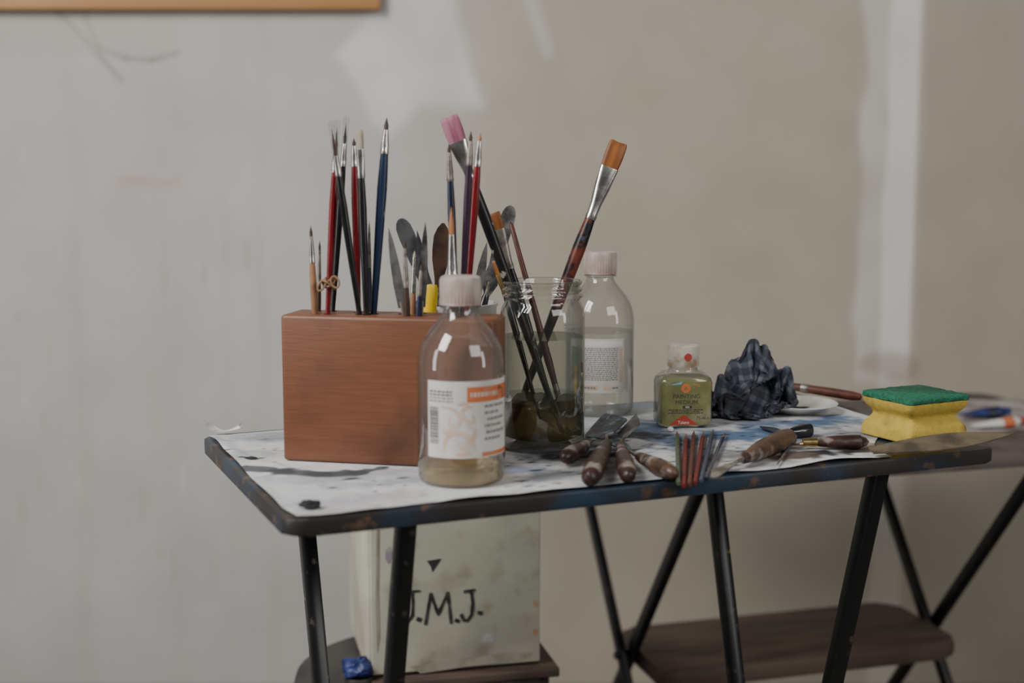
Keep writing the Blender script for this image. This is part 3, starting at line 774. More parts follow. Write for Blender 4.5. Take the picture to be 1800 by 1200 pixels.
bm = bmesh.new(); lathe(bm, [(0, .0522), (.0408, .0522), (.0408, .112), (0, .112)], 48); part('water', bm, M['jarwater'], jar)
p = Print(cyl(.0427))
for k in range(3): p.dashes(R(28)*.0427, R(52)*.0427, .1265-.003*k, .0012, 1, .0001, rng)
part('embossing', p.bm, [M['jarglass'], M['greyink']], jar, smooth=False)
G3 = 'brushes standing in the glass jar'
def jar_brush(label, tip, bot, yt, yb, r, yf0, yf1, hm, bmz, fm, style='flat', bw=None, thick=None, name='paint_brush'):
    B = at_y(bot[0], bot[1], yb); Q = at_y(tip[0], tip[1], yt)
    D = (Q-B).normalized(); L = (Q-B).length
    root = thing(name, label, 'brush', B, axis_rot(D), G3)
    s = lambda y: L*(bot[1]-y)/(bot[1]-tip[1])
    brush_parts(root, L, r, s(yf0), s(yf1), hm, fm, bmz, style, bw, None, thick)
jar_brush('large flat brush with pink bristles leaning left out of the jar', (789,206), (990,764), 1.345, 1.362, .0060, 312, 247, M['blackspot'], M['pinkhair'], M['silver'], bw=.0185, thick=.0038)
jar_brush('large flat brush with orange brown bristles leaning right out of the jar', (1088,250), (903,740), 1.42, 1.400, .0070, 384, 294, M['blackred'], M['amberhair'], M['silver'], bw=.0195, thick=.004)
jar_brush('small flat amber brush with dark ferrule leaning left in the jar', (868,374), (983,752), 1.376, 1.383, .0044, 470, 402, M['black'], M['amberhair'], M['dullmetal'], bw=.0125, thick=.003)
jar_brush('smallest amber brush, tip just above the jar rim', (872,457), (950,738), 1.385, 1.37, .0038, 520, 482, M['black'], M['amberhair'], M['brass'], bw=.010, thick=.0025)
B = at_y(998, 757, 1.381); Q = at_y(897, 389, 1.405); D = (Q-B).normalized(); L = (Q-B).length
t = thing('paint_brush', 'thin red brown brush standing handle up in the jar', 'brush', B, axis_rot(D), G3)
bm = bmesh.new(); loft(bm, [(0, 0, 0), (.012, .0035, .0015), (.022, .0032, .002)], 14); part('bristles', bm, M['darkhair'], t)
bm = bmesh.new(); loft(bm, [(.021, .0033, .0024), (.05, .0032, .0032), (.05, 0, 0)], 14); part('ferrule', bm, M['dullmetal'], t)
bm = bmesh.new(); loft(bm, [(.049, 0, 0), (.049, .003, .003), (.075, .0042, .0042), (L*.6, .0032, .0032), (L-.004, .0024, .0024), (L, 0, 0)], 14); part('handle', bm, M['redbrown'], t)

# ------------------------------------------------------------------ square bottle of painting medium
mc = at_z(1199, 752, ZP); mc.y += .0225; mc.x *= 1.015
t = thing('medium_bottle', 'small square glass bottle with green label and chipped cream cap', 'bottle', mc, Matrix.Rotation(R(4), 3, 'Z'))
bm = bmesh.new(); loft(bm, [(.001, 0, 0), (0, .026, .019, 4), (.0015, .0285, .0212, 4.5), (.005, .0302, .0225, 5), (.048, .0302, .0225, 5), (.053, .0285, .0212, 4.5), (.0575, .0225, .0185, 3), (.060, .0165, .0155, 2), (.062, .0155, .0155, 2), (.068, .0145, .0145, 2)], 48)
part('body', bm, M['glass'], t, ang=60)
bm = bmesh.new(); loft(bm, [(.0025, 0, 0), (.0022, .025, .018, 4), (.005, .0285, .0208, 5), (.046, .0287, .021, 5), (.0515, .0268, .0197, 4), (.0535, .0245, .018, 4), (.0535, 0, 0)], 48)
part('liquid', bm, M['medium'], t)
bm = bmesh.new(); lathe(bm, [(0, .0885), (.0155, .0885), (.0172, .0872), (.0176, .085), (.0176, .0665), (.0170, .0645), (.016, .0645), (.016, .08), (0, .08)], 48)
cap_ = part('cap', bm, M['capchip'], t)
p = Print(lambda u, v, l: (u, -.0178-l, v))
p.poly([(.002+.0042*math.cos(2*PI*k/18), .0762+.0042*math.sin(2*PI*k/18)) for k in range(18)], 0, .0)
part('mark', p.bm, [M['redink']], cap_, smooth=False, label='red printed spot on the cap')
def flat(u, v, l):
    b = max(0, abs(u)-.020); return (u if abs(u) < .0285 else math.copysign(.0285, u), -.0228-l+b*b*38, v)
p = Print(flat)
p.rect(-.0262, .003, .0268, .0505, 0, 0, 20)
ML = [M['greenlabel'], M['ink'], M['redink'], M['whiteink'], M['orange'], mat('blue_smear', (.2,.38,.45), None, rough=.5)]
p.poly([(-.001+.0052*math.cos(2*PI*k/20), .0436+.0052*math.sin(2*PI*k/20)) for k in range(20)], 4, .0001)
p.text('A', -.001, .0415, .006, 0, .0002)
p.text('PAINTING', 0, .0325, .0066, 1, .00015); p.text('MEDIUM', 0, .0260, .0066, 1, .00015)
p.rect(-.004, .0213, .006, .0245, 1, .00015); p.text('083', .001, .0219, .003, 3, .0003)
for k in range(3): p.dashes(-.020+.004*(k % 2), .018-.004*(k % 2), .0195-.0018*k, .0009, 1, .00015, rng)
p.poly([(-.019, .0035), (.013, .0035), (-.003, .0148)], 2, .00015); p.text('Talens', -.003, .0046, .0048, 3, .0003)
p.text('75 ml e', .0178, .0095, .0046, 1, .00015)
p.poly([(.0262, .046), (.0262, .0505), (.010, .0505), (.006, .0485), (.014, .0455)], 4, .0001)
p.poly([(-.022, .0465), (-.006, .0475), (-.004, .0505), (-.0255, .0505)], 5, .0001)
part('label', p.bm, ML, t, smooth=False)

# ------------------------------------------------------------------ plate, rag, stick
plc = at_z(1400, 722, ZP); PR = .046
plate = thing('saucer', 'white saucer with a dirty rim under the crumpled rag', 'plate', plc)
bm = bmesh.new(); lathe(bm, [(0, 0), (.026, 0), (.028, .002), (.038, .0062), (.046, .0092), (.0468, .0102), (.0455, .0108), (.036, .0082), (.026, .0042), (0, .0036)], 56)
part('body', bm, M['plate'], plate)
p = Print(lambda u, v, l: (u, v, .0040+l))
for k in range(5):
    cx, cy, rr = rng.uniform(-.012, .016), rng.uniform(-.016, .010), rng.uniform(.004, .008)
    p.poly([(cx+rr*(1+.3*math.sin(3*a+k))*math.cos(a), cy+rr*.7*math.sin(a)) for a in [2*PI*i/14 for i in range(14)]], 0, .0001*k)
part('paint_dabs', p.bm, [M['charcoal']], plate, smooth=False)
# the rag: a square of cloth let fall over a few points and bunched together
rc = at_z(1318, 731, ZP); rc.y += .014
N = 96; SIZE = .30; HS = SIZE/(N-1)
ii, jj = np.meshgrid(np.arange(N), np.arange(N), indexing='ij')
X = np.stack([(ii-(N-1)/2)*HS, (jj-(N-1)/2)*HS, np.full((N, N), .10)], -1)
K1 = np.zeros_like(X)
for i in range(N):
    for j in range(N):
        q = noise.noise_vector(Vector((X[i, j, 0]*30, X[i, j, 1]*30, 3.3)))
        q2 = noise.noise_vector(Vector((X[i, j, 0]*62, X[i, j, 1]*62, 8.3)))
        K1[i, j] = np.array(q)*.7+np.array(q2)*.6
X += K1*.024
ca_, sa_ = math.cos(.5), math.sin(.5)
X[..., :2] = X[..., :2] @ np.array([[ca_, sa_], [-sa_, ca_]])
PX = X.copy()
def cell(fx, fy): return int(fx*(N-1)), int(fy*(N-1))
pins = [(cell(.49,.49), (.004, .004, .083)), (cell(.57,.45), (.021, .004, .0735)), (cell(.38,.55), (-.020, .000, .058)), (cell(.28,.62), (-.034, -.008, .042)), (cell(.73,.40), (.047, .002, .050)), (cell(.64,.62), (.026, -.020, .044)), (cell(.40,.33), (-.016, .02, .056)), (cell(.45,.70), (-.004, -.028, .038)), (cell(.75,.58), (.040, -.014, .032)), (cell(.20,.44), (-.052, -.004, .026)), (cell(.33,.76), (-.030, -.026, .024))]
lims = []
for (di, dj, st) in ((1, 0, 1), (0, 1, 1), (1, 1, .5), (1, -1, .5)):
    for ph in (0, 1):
        i0 = np.arange(N-di); j0 = np.arange(max(0, -dj), N-max(0, dj))
        if di: i0 = i0[(i0//di) % 2 == ph]
        else: j0 = j0[(j0//dj) % 2 == ph]
        A, Bq = np.meshgrid(i0, j0, indexing='ij')
        lims.append((A, Bq, A+di, Bq+dj, HS*math.hypot(di, dj), st))
relp = np.array([plc.x-rc.x, plc.y-rc.y])
for step in range(300):
    vel = (X-PX)*.93; PX = X.copy(); X = X+vel; X[..., 2] -= .00024
    X += K1*.00010*max(0, 1-step/200)
    s = min(1, step/190)
    ex, ey = .19*(1-s)+.057*s, .19*(1-s)+.045*s
    for it in range(6):
        for A, Bq, A2, B2, L0_, st in lims:
            d = X[A2, B2]-X[A, Bq]; l = np.linalg.norm(d, axis=-1, keepdims=True)+1e-9
            cor = d*((l-L0_)/l*.5*st)
            X[A, Bq] += cor; X[A2, B2] -= cor
        w_ = min(1, step/120)
        for (pi_, pj_), tg in pins:
            sl = X[pi_-2:pi_+3, pj_-2:pj_+3]
            sl += (np.array(tg)-sl.mean(axis=(0, 1)))*.35*w_
    # inner core keeps the heap from collapsing
    core = X-np.array([-.002, .002, .018]); core[..., 0] /= 1.35
    l = np.linalg.norm(core, axis=-1, keepdims=True); k = np.maximum(1, .022/(l+1e-9)); core = core*k
    core[..., 0] *= 1.35; X = core+np.array([-.002, .002, .018])
    rad = np.sqrt((X[..., 0]/ex)**2+(X[..., 1]/ey)**2); k = np.where(rad > 1, 1/rad, 1); k = 1-(1-k)*.5
    X[..., 0] *= k; X[..., 1] *= k
    dpl = np.hypot(X[..., 0]-relp[0], X[..., 1]-relp[1])
    fl = np.where(dpl < .050, .0125, .0012)
    X[..., 2] = np.maximum(X[..., 2], fl)
bm = bmesh.new(); uvl = bm.loops.layers.uv.new('UVMap')
gv = [[bm.verts.new(rc+Vector(X[i, j])) for j in range(N)] for i in range(N)]
cuv = {gv[i][j]: (i*HS, j*HS) for i in range(N) for j in range(N)}
for i in range(N-1):
    for j in range(N-1):
        f = bm.faces.new((gv[i][j], gv[i+1][j], gv[i+1][j+1], gv[i][j+1]))
        for l in f.loops: l[uvl].uv = cuv[l.vert]
rag = single('rag', bm, M['rag'], 'crumpled dark blue plaid rag stained with paint, heaped on the saucer', 'rag', rc, ang=48)
a = at_y(1385, 678, 1.645); b = at_y(1516, 698, 1.61)
D = b-a; L = D.length
t = thing('wooden_stick', 'reddish brown wooden tool handle lying from the rag toward the sponge', 'tool handle', a, axis_rot(D))
bm = bmesh.new(); loft(bm, [(0, 0, 0), (.0005, .0044, .0044), (.01, .0050, .0050), (L*.6, .0058, .0058), (L-.012, .0055, .0055), (L-.002, .004, .004), (L, 0, 0)], 16); part('handle', bm, M['redbrown'], t)
bm = bmesh.new(); loft(bm, [(L*.18, .0055, .0055), (L*.2, .0058, .0058), (L*.26, .0060, .0060), (L*.28, .0057, .0057)], 16); part('collar', bm, M['dullmetal'], t)

# ------------------------------------------------------------------ sponge
s0 = at_z(1598, 783, ZP); s1 = at_z(1703, 770, ZP)
SU = (s1-s0).normalized(); SV = Vector((-SU.y, SU.x, 0)); sw = (s1-s0).length; sd = .074
ROTS = Matrix(((SU.x, SV.x, 0), (SU.y, SV.y, 0), (0, 0, 1)))
t = thing('sponge', 'yellow cleaning sponge with green scouring pad on top', 'sponge', s0, ROTS)
# waisted foam: rings of a rounded rectangle, grooved all the way round
def spz(z):
    k = math.exp(-((z-.0235)/.0078)**2); return .0088*k
bm = bmesh.new(); rr = []
ol = rrect(0, 0, sw, sd, .005, 4)
fine = []
for (x0, y0), (x1, y1) in zip(ol, ol[1:]+ol[:1]):
    n = max(1, int(math.hypot(x1-x0, y1-y0)/.003))
    for k in range(n): fine.append((x0+(x1-x0)*k/n, y0+(y1-y0)*k/n))
zs_ = [0, .0008, .002, .005, .0085, .012, .0145, .0165, .0185, .0205, .0235, .026, .028, .030, .0325, .035, .0375, .0395, .0403]
cx_, cy_ = sw/2, sd/2
for z in zs_:
    g_ = spz(z)+(.0015 if z == 0 else 0)
    rr.append([bm.verts.new((cx_+(x-cx_)*(1-g_/cx_), cy_+(y-cy_)*(1-g_*.9/cy_), z)) for x, y in fine])
bridge(bm, rr); bm.faces.new(rr[0]); bm.faces.new(rr[-1])
for v in bm.verts:
    if v.co.z > .0005: v.co += noise.noise_vector(v.co*70)*.0005
    v.co.z = max(0, v.co.z)
part('foam', bm, M['sponge'], t, ang=70)
bm = bmesh.new(); rr = []
for z, g_ in ((.0405, .001), (.0412, 0), (.0448, 0), (.0462, .0012)):
    rr.append([bm.verts.new((min(max(x, g_), sw-g_), min(max(y, g_), sd-g_), z)) for x, y in fine])
bridge(bm, rr); bm.faces.new(rr[0]); bm.faces.new(rr[-1])
for v in bm.verts:
    if v.co.z > .041: v.co += noise.noise_vector(v.co*150)*.0012
part('scouring_pad', bm, M['scourer'], t, ang=60)

# long leaf-shaped blade over the right-hand corner
a = at_z(1530, 806, T)+ZU*.004; b = at_z(1784, 768, T+.016)
ax = b-a; Lb = ax.length; ax.normalize(); sd_ = (V*.95+ZU*.28); sd_ = (sd_-ax*sd_.dot(ax)).normalized(); up = ax.cross(sd_)
a = a+up*.004
bm = bmesh.new()
ol = blade_outline('feather', Lb, .029)
prism(bm, ol, .0012, Matrix(((ax.x, sd_.x, up.x, a.x), (ax.y, sd_.y, up.y, a.y), (ax.z, sd_.z, up.z, a.z), (0, 0, 0, 1))))
single('scraper_blade', bm, M['oliveblade'], 'long olive brown leaf-shaped blade in front of the sponge, tip over table corner', 'blade', a, smooth=False)

# ------------------------------------------------------------------ knives and pencils lying on the paper
G4 = 'palette knives lying on the paper'
def lying_knife(label, P0, P1, P2, rh, w, kind, hm, bmt, wdir=None, ferrule=None, tangl=.016):
    t = thing('palette_knife', label, 'palette knife', P0, None, G4)
    D = (P1-P0); Lh = D.length; D.normalize()
    bm = bmesh.new(); k = [(0, 0), (.003, .55), (.009, .84), (.18*Lh, .97), (.3*Lh, 1.0), (.45*Lh, .96), (.6*Lh, .87), (.75*Lh, .76), (.85*Lh, .66), (.92*Lh, .58), (Lh-.002, .52), (Lh, .40)]
    tube(bm, [P0+D*s for s, _ in k], [rh*x for _, x in k], 20)
    for v in bm.verts: v.co += noise.noise_vector(v.co*90)*.0009
    part('handle', bm, hm, t, world=t)
    Dir = (P2-P1).normalized(); Pb = P1+Dir*tangl
    bm = bmesh.new(); tube(bm, [P1-D*.004, P1+D*.004, Pb-Dir*.003, Pb+Dir*.006], [.0022, .002, .0018, .0012], 8); part('tang', bm, ferrule or M['dullmetal'], t, world=t)
    if ferrule:
        bm = bmesh.new(); tube(bm, [P1-D*.002, P1+D*.012], [rh*.62, rh*.5], 14); part('ferrule', bm, ferrule, t, world=t)
    wd = wdir or ZU.cross(Dir); wd = (wd-Dir*wd.dot(Dir)).normalized(); n = Dir.cross(wd)
    bm = bmesh.new(); Lb = (P2-Pb).length
    prism(bm, blade_outline(kind, Lb, w), .001, Matrix(((Dir.x, wd.x, n.x, Pb.x), (Dir.y, wd.y, n.y, Pb.y), (Dir.z, wd.z, n.z, Pb.z), (0, 0, 0, 1))))
    part('blade', bm, bmt, t, world=t, smooth=False)
def tz(px, py, h=0): return at_z(px, py, ZP+h)
lying_knife('short fat dark-handled knife nearest the glass jar', tz(990, 806, .0088), tz(1034, 779, .0088), tz(1090, 741, .006), .0082, .022, 'trowel', M['knifehandle'], M['bluesteel'])
lying_knife('thick dark-handled knife with blue-crusted trowel blade, handle toward the viewer', tz(1036, 842, .010), at_y(1067, 778, 1.322), at_y(1063, 726, 1.410), .0098, .046, 'trowel', M['knifehandle'], M['bluesteel'], Vector((1, .1, .45)))
lying_knife('dark-handled knife with grey pointed blade, right of the thick handle', tz(1105, 838, .0092), at_y(1090, 782, 1.318), at_y(1118, 727, 1.385), .0086, .025, 'trowel', M['knifehandle'], M['greysteel'], Vector((1, .2, .6)))
lying_knife('brown-handled knife lying left of the pencils', tz(1188, 834, .0078), tz(1122, 802, .0085), tz(1060, 765, .010), .0082, .018, 'leaf', M['knifehandle2'], M['bluesteel'])
lying_knife('large worn wooden-handled knife with steel blade right of the pencils', tz(1392, 765, .0095), tz(1306, 806, .0085), tz(1243, 839, .0006), .0105, .018, 'spat', M['knifehandle2'], M['steel'])
lying_knife('dark slender-handled knife with brass ferrule, in front of the sponge', tz(1528, 776, .0068), tz(1432, 777, .0068), tz(1330, 790, .0012), .0075, .014, 'leaf', M['knifehandle'], M['darksteel'], None, M['brass'])
lying_knife('small black-handled knife behind the brass-ferruled knife', tz(1430, 755, .0065), tz(1388, 760, .0065), tz(1335, 750, .001), .0075, .012, 'leaf', M['black'], M['darksteel'])
a = tz(1362, 822, .0022); b = tz(1392, 778, .0022); D = b-a; L = D.length
t = thing('metal_pick', 'thin dark metal pick lying beside the wooden-handled knife', 'pick', a, axis_rot(D))
bm = bmesh.new(); loft(bm, [(0, 0, 0), (.02, .0011, .0011), (L*.55, .0013, .0013)], 10); part('point', bm, M['dullmetal'], t)
bm = bmesh.new(); loft(bm, [(L*.55, 0, 0), (L*.55, .0017, .0017), (L*.75, .0021, .0021), (L-.002, .0019, .0019), (L, 0, 0)], 12); part('handle', bm, M['slate'], t)
G5 = 'pencils lying in a fan at the table edge'
def pencil(label, a, b, hm, lead, r=.0023, h=.0027):
    A = tz(a[0], a[1], h); B = tz(b[0], b[1], h); D = B-A; L = D.length
    t = thing('pencil', label, 'pencil', A, axis_rot(D), G5)
    TL = .034
    bm = bmesh.new(); lathe(bm, [(0, 0), (r*.75, 0), (r, .0025), (r, L-TL), (0, L-TL)], 8); part('shaft', bm, hm, t, ang=60)
    bm = bmesh.new(); lathe(bm, [(0, L-TL-.0001), (r*.97, L-TL-.0001), (r*.75, L-TL*.6), (r*.36, L-.012), (0, L-.012)], 14); part('tip', bm, M['pencilwood'], t)
    bm = bmesh.new(); lathe(bm, [(0, L-.0121), (r*.36, L-.0121), (r*.08, L), (0, L)], 10); part('lead', bm, lead, t)
pencil('grey green pencil, leftmost in the fan', (1193,850), (1190,757), M['greenpencil'], M['ink'])
pencil('red pencil right next to the grey green one', (1202,854), (1206,762), M['pencilred'], M['redink'])
pencil('brown pencil in the middle of the fan', (1212,852), (1220,756), M['redbrown'], M['ink'])
pencil('second red pencil, crossing toward the upper right', (1222,849), (1237,758), M['pencilred'], M['redink'])
pencil('dark slate pencil, second from the right in the fan', (1232,846), (1254,754), M['slate'], M['ink'])
pencil('navy pencil splayed furthest right in the fan', (1241,841), (1275,760), M['navy'], M['ink'])

# charcoal, scraps
def lump(name, label, cat, px, py, sx, sy, sz, m, seed, z=ZP):
    c = at_z(px, py, z); bm = bmesh.new(); bmesh.ops.create_icosphere(bm, subdivisions=4, radius=1)
    for v in bm.verts:
        n = noise.noise_vector(v.co*1.3+Vector((seed, 0, 0)))*.35+noise.noise_vector(v.co*3.5+Vector((seed, 0, 0)))*.12
        w = v.co+n; v.co = Vector((w.x*sx, w.y*sy, max(0, .75+w.z)*sz))+c
    single(name, bm, m, label, cat, c, ang=60)
lump('charcoal', 'small black lump of charcoal at the front left corner of the paper', 'charcoal', 546, 893, .0085, .006, .0042, M['charcoal'], 2)
lump('paint_chip', 'tiny black chip on the paper left of the wooden block', 'paint chip', 442, 806, .006, .003, .0012, M['charcoal'], 7)
c = at_z(392, 758, ZP); bm = bmesh.new(); gr = []
for i in range(13):
    row = []
    for j in range(5):
        x = -.018+.036*i/12; y = -.006+.012*j/4
        row.append(bm.verts.new(c+Vector((x+.002*math.sin(j*2), y+.003*math.sin(i*.8), .0006+.008*abs(x/.018)**2.2*(.4+.6*j/4)))))
    gr.append(row)
for a, b in zip(gr, gr[1:]):
    for k in range(4): bm.faces.new((a[k], a[k+1], b[k+1], b[k]))
single('paper_scrap', bm, M['paperplain'], 'torn curling paper scrap at the back left corner of the table', 'paper scrap', c)
c = at_z(1178, 757, ZP)
bm = bmesh.new(); bmesh.ops.create_icosphere(bm, subdivisions=3, radius=.003)
for v in bm.verts: v.co = Vector((v.co.x*1.2, v.co.y, max(0, v.co.z+.002)))+c+Vector((0, -.002, 0))
single('bead', bm, M['plate'], 'tiny white crumb in front of the square green-labelled bottle', 'crumb', c+Vector((0, -.002, 0)))

# ------------------------------------------------------------------ second folding table behind
X0 = at_y(1101, 1152, 2.10); X1 = at_y(1637, 1091, 2.255)
zx = (X0.z+X1.z)/2
U2 = Vector((X1.x-X0.x, X1.y-X0.y, 0)); L2 = U2.length; U2.normalize(); V2 = Vector((-U2.y, U2.x, 0))
ROT2 = Matrix(((U2.x, V2.x, 0), (U2.y, V2.y, 0), (0, 0, 1)))
K2 = 1.3; S2 = .255; Z2 = zx+K2*S2; SB = zx/K2
t2 = thing('folding_table', 'lower black folding table behind, with crossed legs and a brown shelf', 'table', Vector((X0.x, X0.y, 0)), ROT2)
bm = bmesh.new(); prism(bm, rrect(-.09, -S2-.015, L2+.26, S2+.0, .03), .013, Matrix.Translation((0, 0, Z2+.0005)), bev=.004)
top2 = part('tabletop', bm, M['reartop'], t2)
for u in (0, L2):
    for sg, du in ((1, -.008), (-1, .008)):
        bm = bmesh.new(); bar(bm, Vector((u+du, -sg*SB, 0)), Vector((u+du, sg*S2, Z2)), .021, .013, Vector((0, 1, 0)), .003); part('leg', bm, M['blackmetal'], t2)
    bm = bmesh.new(); tube(bm, [(u-.02, 0, zx), (u+.02, 0, zx)], .006, 12); part('pivot', bm, M['blackmetal'], t2)
bm = bmesh.new(); prism(bm, rrect(.018, -.115, L2-.018, .10, .03), .028, Matrix.Translation((0, 0, zx-.020)), bev=.008)
part('shelf', bm, M['brownwood'], t2, label='dull brown wooden shelf')
# a sheet and paint tubes on it
Zt = Z2+.0135
def t2p(px, py, h=0): return at_z(px, py, Zt+h)
c0 = [t2p(1655, 772), t2p(1850, 752), t2p(1800, 702), t2p(1600, 706)]
bm = bmesh.new(); N2 = 16; gr = []
for i in range(N2+1):
    row = []
    for j in range(N2+1):
        a = c0[0].lerp(c0[1], i/N2); b = c0[3].lerp(c0[2], i/N2); P = a.lerp(b, j/N2); P.z = Zt+.001+.002*abs(noise.noise(P*25)); row.append(bm.verts.new(P))
    gr.append(row)
for a, b in zip(gr, gr[1:]):
    for k in range(N2): bm.faces.new((a[k], a[k+1], b[k+1], b[k]))
M['greypaper'] = mat('grey_stained_paper', (.46,.43,.42), (.22,.17,.16), 14, .7)
single('paper_sheet', bm, M['greypaper'], 'grey stained sheet under the paint tubes on the rear table', 'paper', sum(c0, Vector())/4)
def paint_tube(label, a, b, r, bmz, band, capm):
    A = t2p(a[0], a[1], .0035+r*.5); B = t2p(b[0], b[1], .0035+r*.8); D = B-A; L = D.length
    t = thing('paint_tube', label, 'paint tube', A, axis_rot(D, Vector((0, 1, 0)) if abs(D.x) > abs(D.y) else Vector((1, 0, 0))), 'paint tubes on the rear table')
    bm = bmesh.new(); loft(bm, [(0, 0, 0), (0, r*1.25, .0008), (.006, r*1.2, .001), (L*.4, r*1.05, r*.6), (L*.78, r, r*.85), (L*.84, r*.55, r*.55), (L*.86, r*.4, r*.4), (L*.86, 0, 0)], 20); part('body', bm, bmz, t)
    bm = bmesh.new(); loft(bm, [(L*.5, r*1.05, r*.72), (L*.7, r*1.04, r*.84)], 20); part('band', bm, band, t)
    bm = bmesh.new(); loft(bm, [(L*.855, 0, 0), (L*.855, r*.6, r*.6), (L, r*.5, r*.5), (L, 0, 0)], 16); part('cap', bm, capm, t)
paint_tube('blue paint tube on the rear table behind the sponge', (1690,728), (1775,722), .012, M['bluepaint'], M['navy'], M['bluepaint'])
paint_tube('white paint tube with orange band at the right edge', (1712,748), (1806,739), .011, M['whiteink'], M['orange'], M['redink'])

# ------------------------------------------------------------------ stool, board and lettered box behind the table
ZS = ZC-.652
sc = at_z(742, 1172, ZS)
st = thing('stool', 'dark round stool behind the table carrying the cream box', 'stool', Vector((sc.x, sc.y, 0)))
bm = bmesh.new(); lathe(bm, [(0, ZS-.03), (.155, ZS-.03), (.163, ZS-.025), (.166, ZS-.015), (.163, ZS-.004), (.155, ZS), (0, ZS)], 56); part('seat', bm, M['darkseat'], st)
for k in range(4):
    a = PI/4+PI/2*k; bm = bmesh.new(); tube(bm, [(.115*math.cos(a), .115*math.sin(a), ZS-.031), (.15*math.cos(a), .15*math.sin(a), 0)], [.013, .011], 12); part('leg', bm, M['blackmetal'], st)
ZB = ZS+.0125
q0 = at_z(648, 1192, ZB); q1 = at_z(948, 1166, ZB)
QU = (q1-q0); QU.z = 0; QW = QU.length; QU.normalize(); QV = Vector((-QU.y, QU.x, 0))
ROTQ = Matrix(((QU.x, QV.x, 0), (QU.y, QV.y, 0), (0, 0, 1)))
bm = bmesh.new(); rbox(bm, QW+.02, .18, .012, .002, Matrix.Translation(Vector((0, 0, ZS+.0003))+q0*1-ZU*q0.z+QU*(QW/2+.012)+QV*.07) @ ROTQ.to_4x4())
single('board', bm, M['brownwood'], 'thin brown board on the stool under the cream box', 'board', q0+QU*QW/2-ZU*.0125)
BHt = .262; BDp = .195
bx = thing('cream_box', 'cream painted wooden box marked with initials, standing behind the table', 'box', q0+ZU*.0005, ROTQ)
bm = bmesh.new(); rbox(bm, QW, BDp, BHt, .003, Matrix.Translation((QW/2, BDp/2+.004, 0))); part('body', bm, M['creamside'], bx)
bm = bmesh.new(); rbox(bm, QW-.004, .007, BHt-.006, .0015, Matrix.Translation((QW/2+.002, .0003, .004))); part('lid', bm, M['cream'], bx)
def bpx(px, py):
    # pixel to the plane of the lid
    d = ray(px, py); n = QV; o = q0-QV*.0033
    P = CAMP+d*((o-CAMP).dot(n)/d.dot(n)); r = P-q0; return r.dot(QU), r.z
lidf = lambda u, v, l: (u, -.0034-l, v)
p = Print(lidf)
_il = [0]
def ink(pts, w, mi):
    # a brush stroke whose width wavers along its length
    P_ = [bpx(*q) for q in pts]; out = []
    for a, b in zip(P_, P_[1:]):
        n = max(2, int(math.hypot(b[0]-a[0], b[1]-a[1])/.004))
        out += [(a[0]+(b[0]-a[0])*k/n, a[1]+(b[1]-a[1])*k/n) for k in range(n)]
    out.append(P_[-1]); _il[0] += .00004
    for k, (a, b) in enumerate(zip(out, out[1:])):
        p.stroke([a, b], w*(1+.45*noise.noise(Vector((a[0]*260, a[1]*260, w*999)))), mi, .0002+_il[0])
ink([(724,1040),(726,1060),(725,1082),(717,1093),(708,1090),(704,1080)], .0042, 0)
ink([(710,1041),(738,1039)], .0035, 0)
ink([(734,1088),(739,1090)], .0048, 0)
ink([(748,1097),(757,1044)], .004, 0); ink([(757,1044),(770,1080)], .004, 0); ink([(770,1080),(787,1042)], .004, 0); ink([(787,1042),(793,1095)], .004, 0)
ink([(801,1090),(806,1092)], .0048, 0)
ink([(828,1038),(831,1060),(829,1080),(822,1091),(815,1090),(811,1081)], .004, 0)
ink([(816,1040),(834,1037)], .0033, 0)
ink([(841,1077),(846,1078)], .0048, 0)
part('lettering', p.bm, [M['marker']], bx, smooth=False, label='handwritten black initials J.M.J.')
for pts, m_, lb in ((((750,986),(776,982),(768,994),(760,1006),(757,996)), 'marker', 'black wedge-shaped mark'),
                (((845,1120),(852,1113),(862,1112),(872,1117),(868,1127),(858,1130),(849,1129)), 'purple', 'faint purple smudge'),
                (((677,968),(684,960),(690,965),(691,980),(683,992),(677,982)), 'purple', 'faint purple smudge'),
                (((937,1058),(943,1055),(946,1058),(945,1066),(939,1067)), 'orangedab', 'small orange dab'),
                (((937,1108),(943,1105),(946,1108),(945,1116),(939,1117)), 'orangedab', 'small orange dab'),
                (((662,930),(667,930),(666,1040),(668,1120),(663,1150),(660,1060)), 'dusty', 'faint vertical drip'),
                (((720,1172),(800,1160),(900,1146),(938,1148),(930,1158),(820,1172),(740,1184)), 'dusty', 'dusty streak')):
    p = Print(lidf); p.poly([bpx(*q) for q in pts], 0, .0002); part('paint_smudge', p.bm, [M[m_]], bx, smooth=False, label=lb)
c = at_z(632, 1208, ZS)
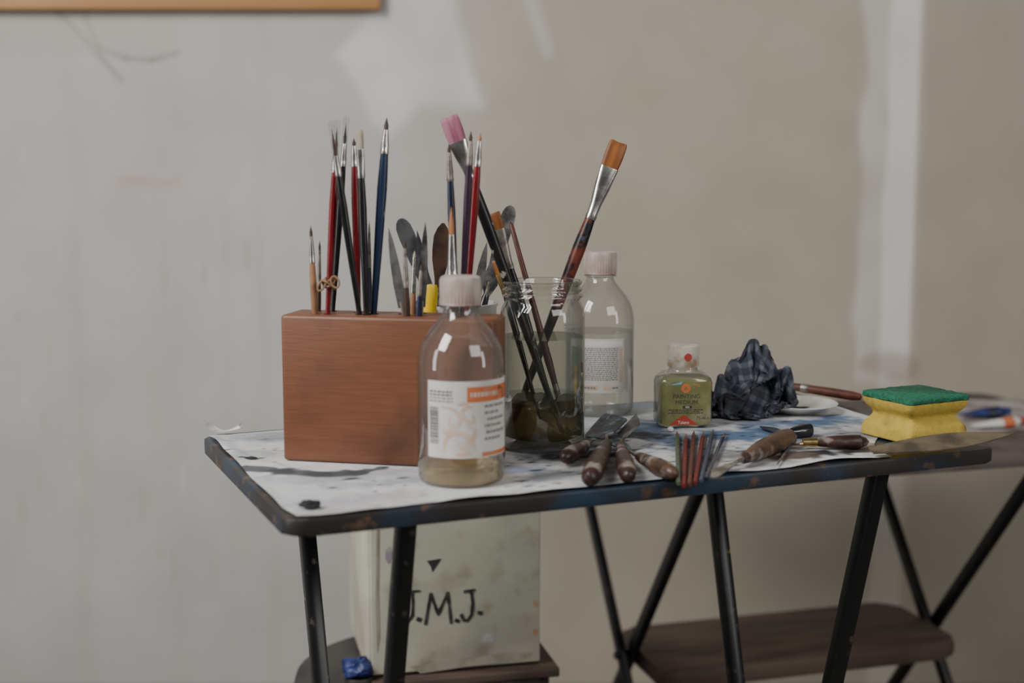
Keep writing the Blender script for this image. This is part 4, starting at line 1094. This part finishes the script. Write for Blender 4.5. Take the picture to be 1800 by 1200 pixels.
t = thing('paint_pot', 'small dark pot heaped with blue paint beside the cream box', 'paint pot', c+ZU*.0003)
bm = bmesh.new(); lathe(bm, [(0, 0), (.017, 0), (.0185, .002), (.0190, .014), (.018, .016), (.0165, .016), (.0165, .004), (0, .004)], 32); part('body', bm, M['darkseat'], t)
bm = bmesh.new(); bmesh.ops.create_icosphere(bm, subdivisions=4, radius=1)
for v in bm.verts:
    w = v.co+noise.noise_vector(v.co*1.6)*.4+noise.noise_vector(v.co*4)*.12; v.co = Vector((w.x*.019, w.y*.017, .026+w.z*.0135))
part('paint', bm, M['bluepaint'], t)

# ------------------------------------------------------------------ light and camera
w = bpy.data.worlds.new('World'); SC.world = w; w.use_nodes = True
bg = w.node_tree.nodes['Background']; bg.inputs[0].default_value = (.97, .98, 1.0, 1); bg.inputs[1].default_value = .11
def area(name, loc, to, sx, sy, power, c):
    l = bpy.data.lights.new(name, 'AREA'); l.shape = 'RECTANGLE'; l.size = sx; l.size_y = sy; l.energy = power; l.color = c
    o = bpy.data.objects.new(name, l); C.objects.link(o); o.location = loc
    o.rotation_euler = (Vector(to)-Vector(loc)).to_track_quat('-Z', 'Y').to_euler(); return o
area('window_light', (-1.6, .25, 2.5), (.15, 1.7, .8), .95, 1.3, 74, (1, .985, .955))
area('room_light', (1.6, -.3, 2.1), (.35, 1.9, .75), 1.3, 1.0, 22, (1, .965, .92))
area('left_streak_strip', (-2.0, .55, 1.25), (0, 1.4, .9), .35, 1.1, 9, (1, .99, .97))  # narrow strip lamp added to draw upright highlights on the bottles
area('right_streak_strip', (2.1, .2, 1.35), (.1, 1.4, .9), .3, 1.0, 6, (1, .98, .95))  # second added strip, no window there; gives streaks on the glass from the right
cam = bpy.data.cameras.new('Camera'); co = bpy.data.objects.new('Camera', cam); C.objects.link(co)
co.location = CAMP; co.rotation_euler = (PI/2-PITCH, 0, 0); cam.sensor_width = 36; cam.lens = 36*F/1800
cam.dof.use_dof = True; cam.dof.focus_distance = 1.42; cam.dof.aperture_fstop = 3.2
cam.clip_start = .05
SC.camera = co
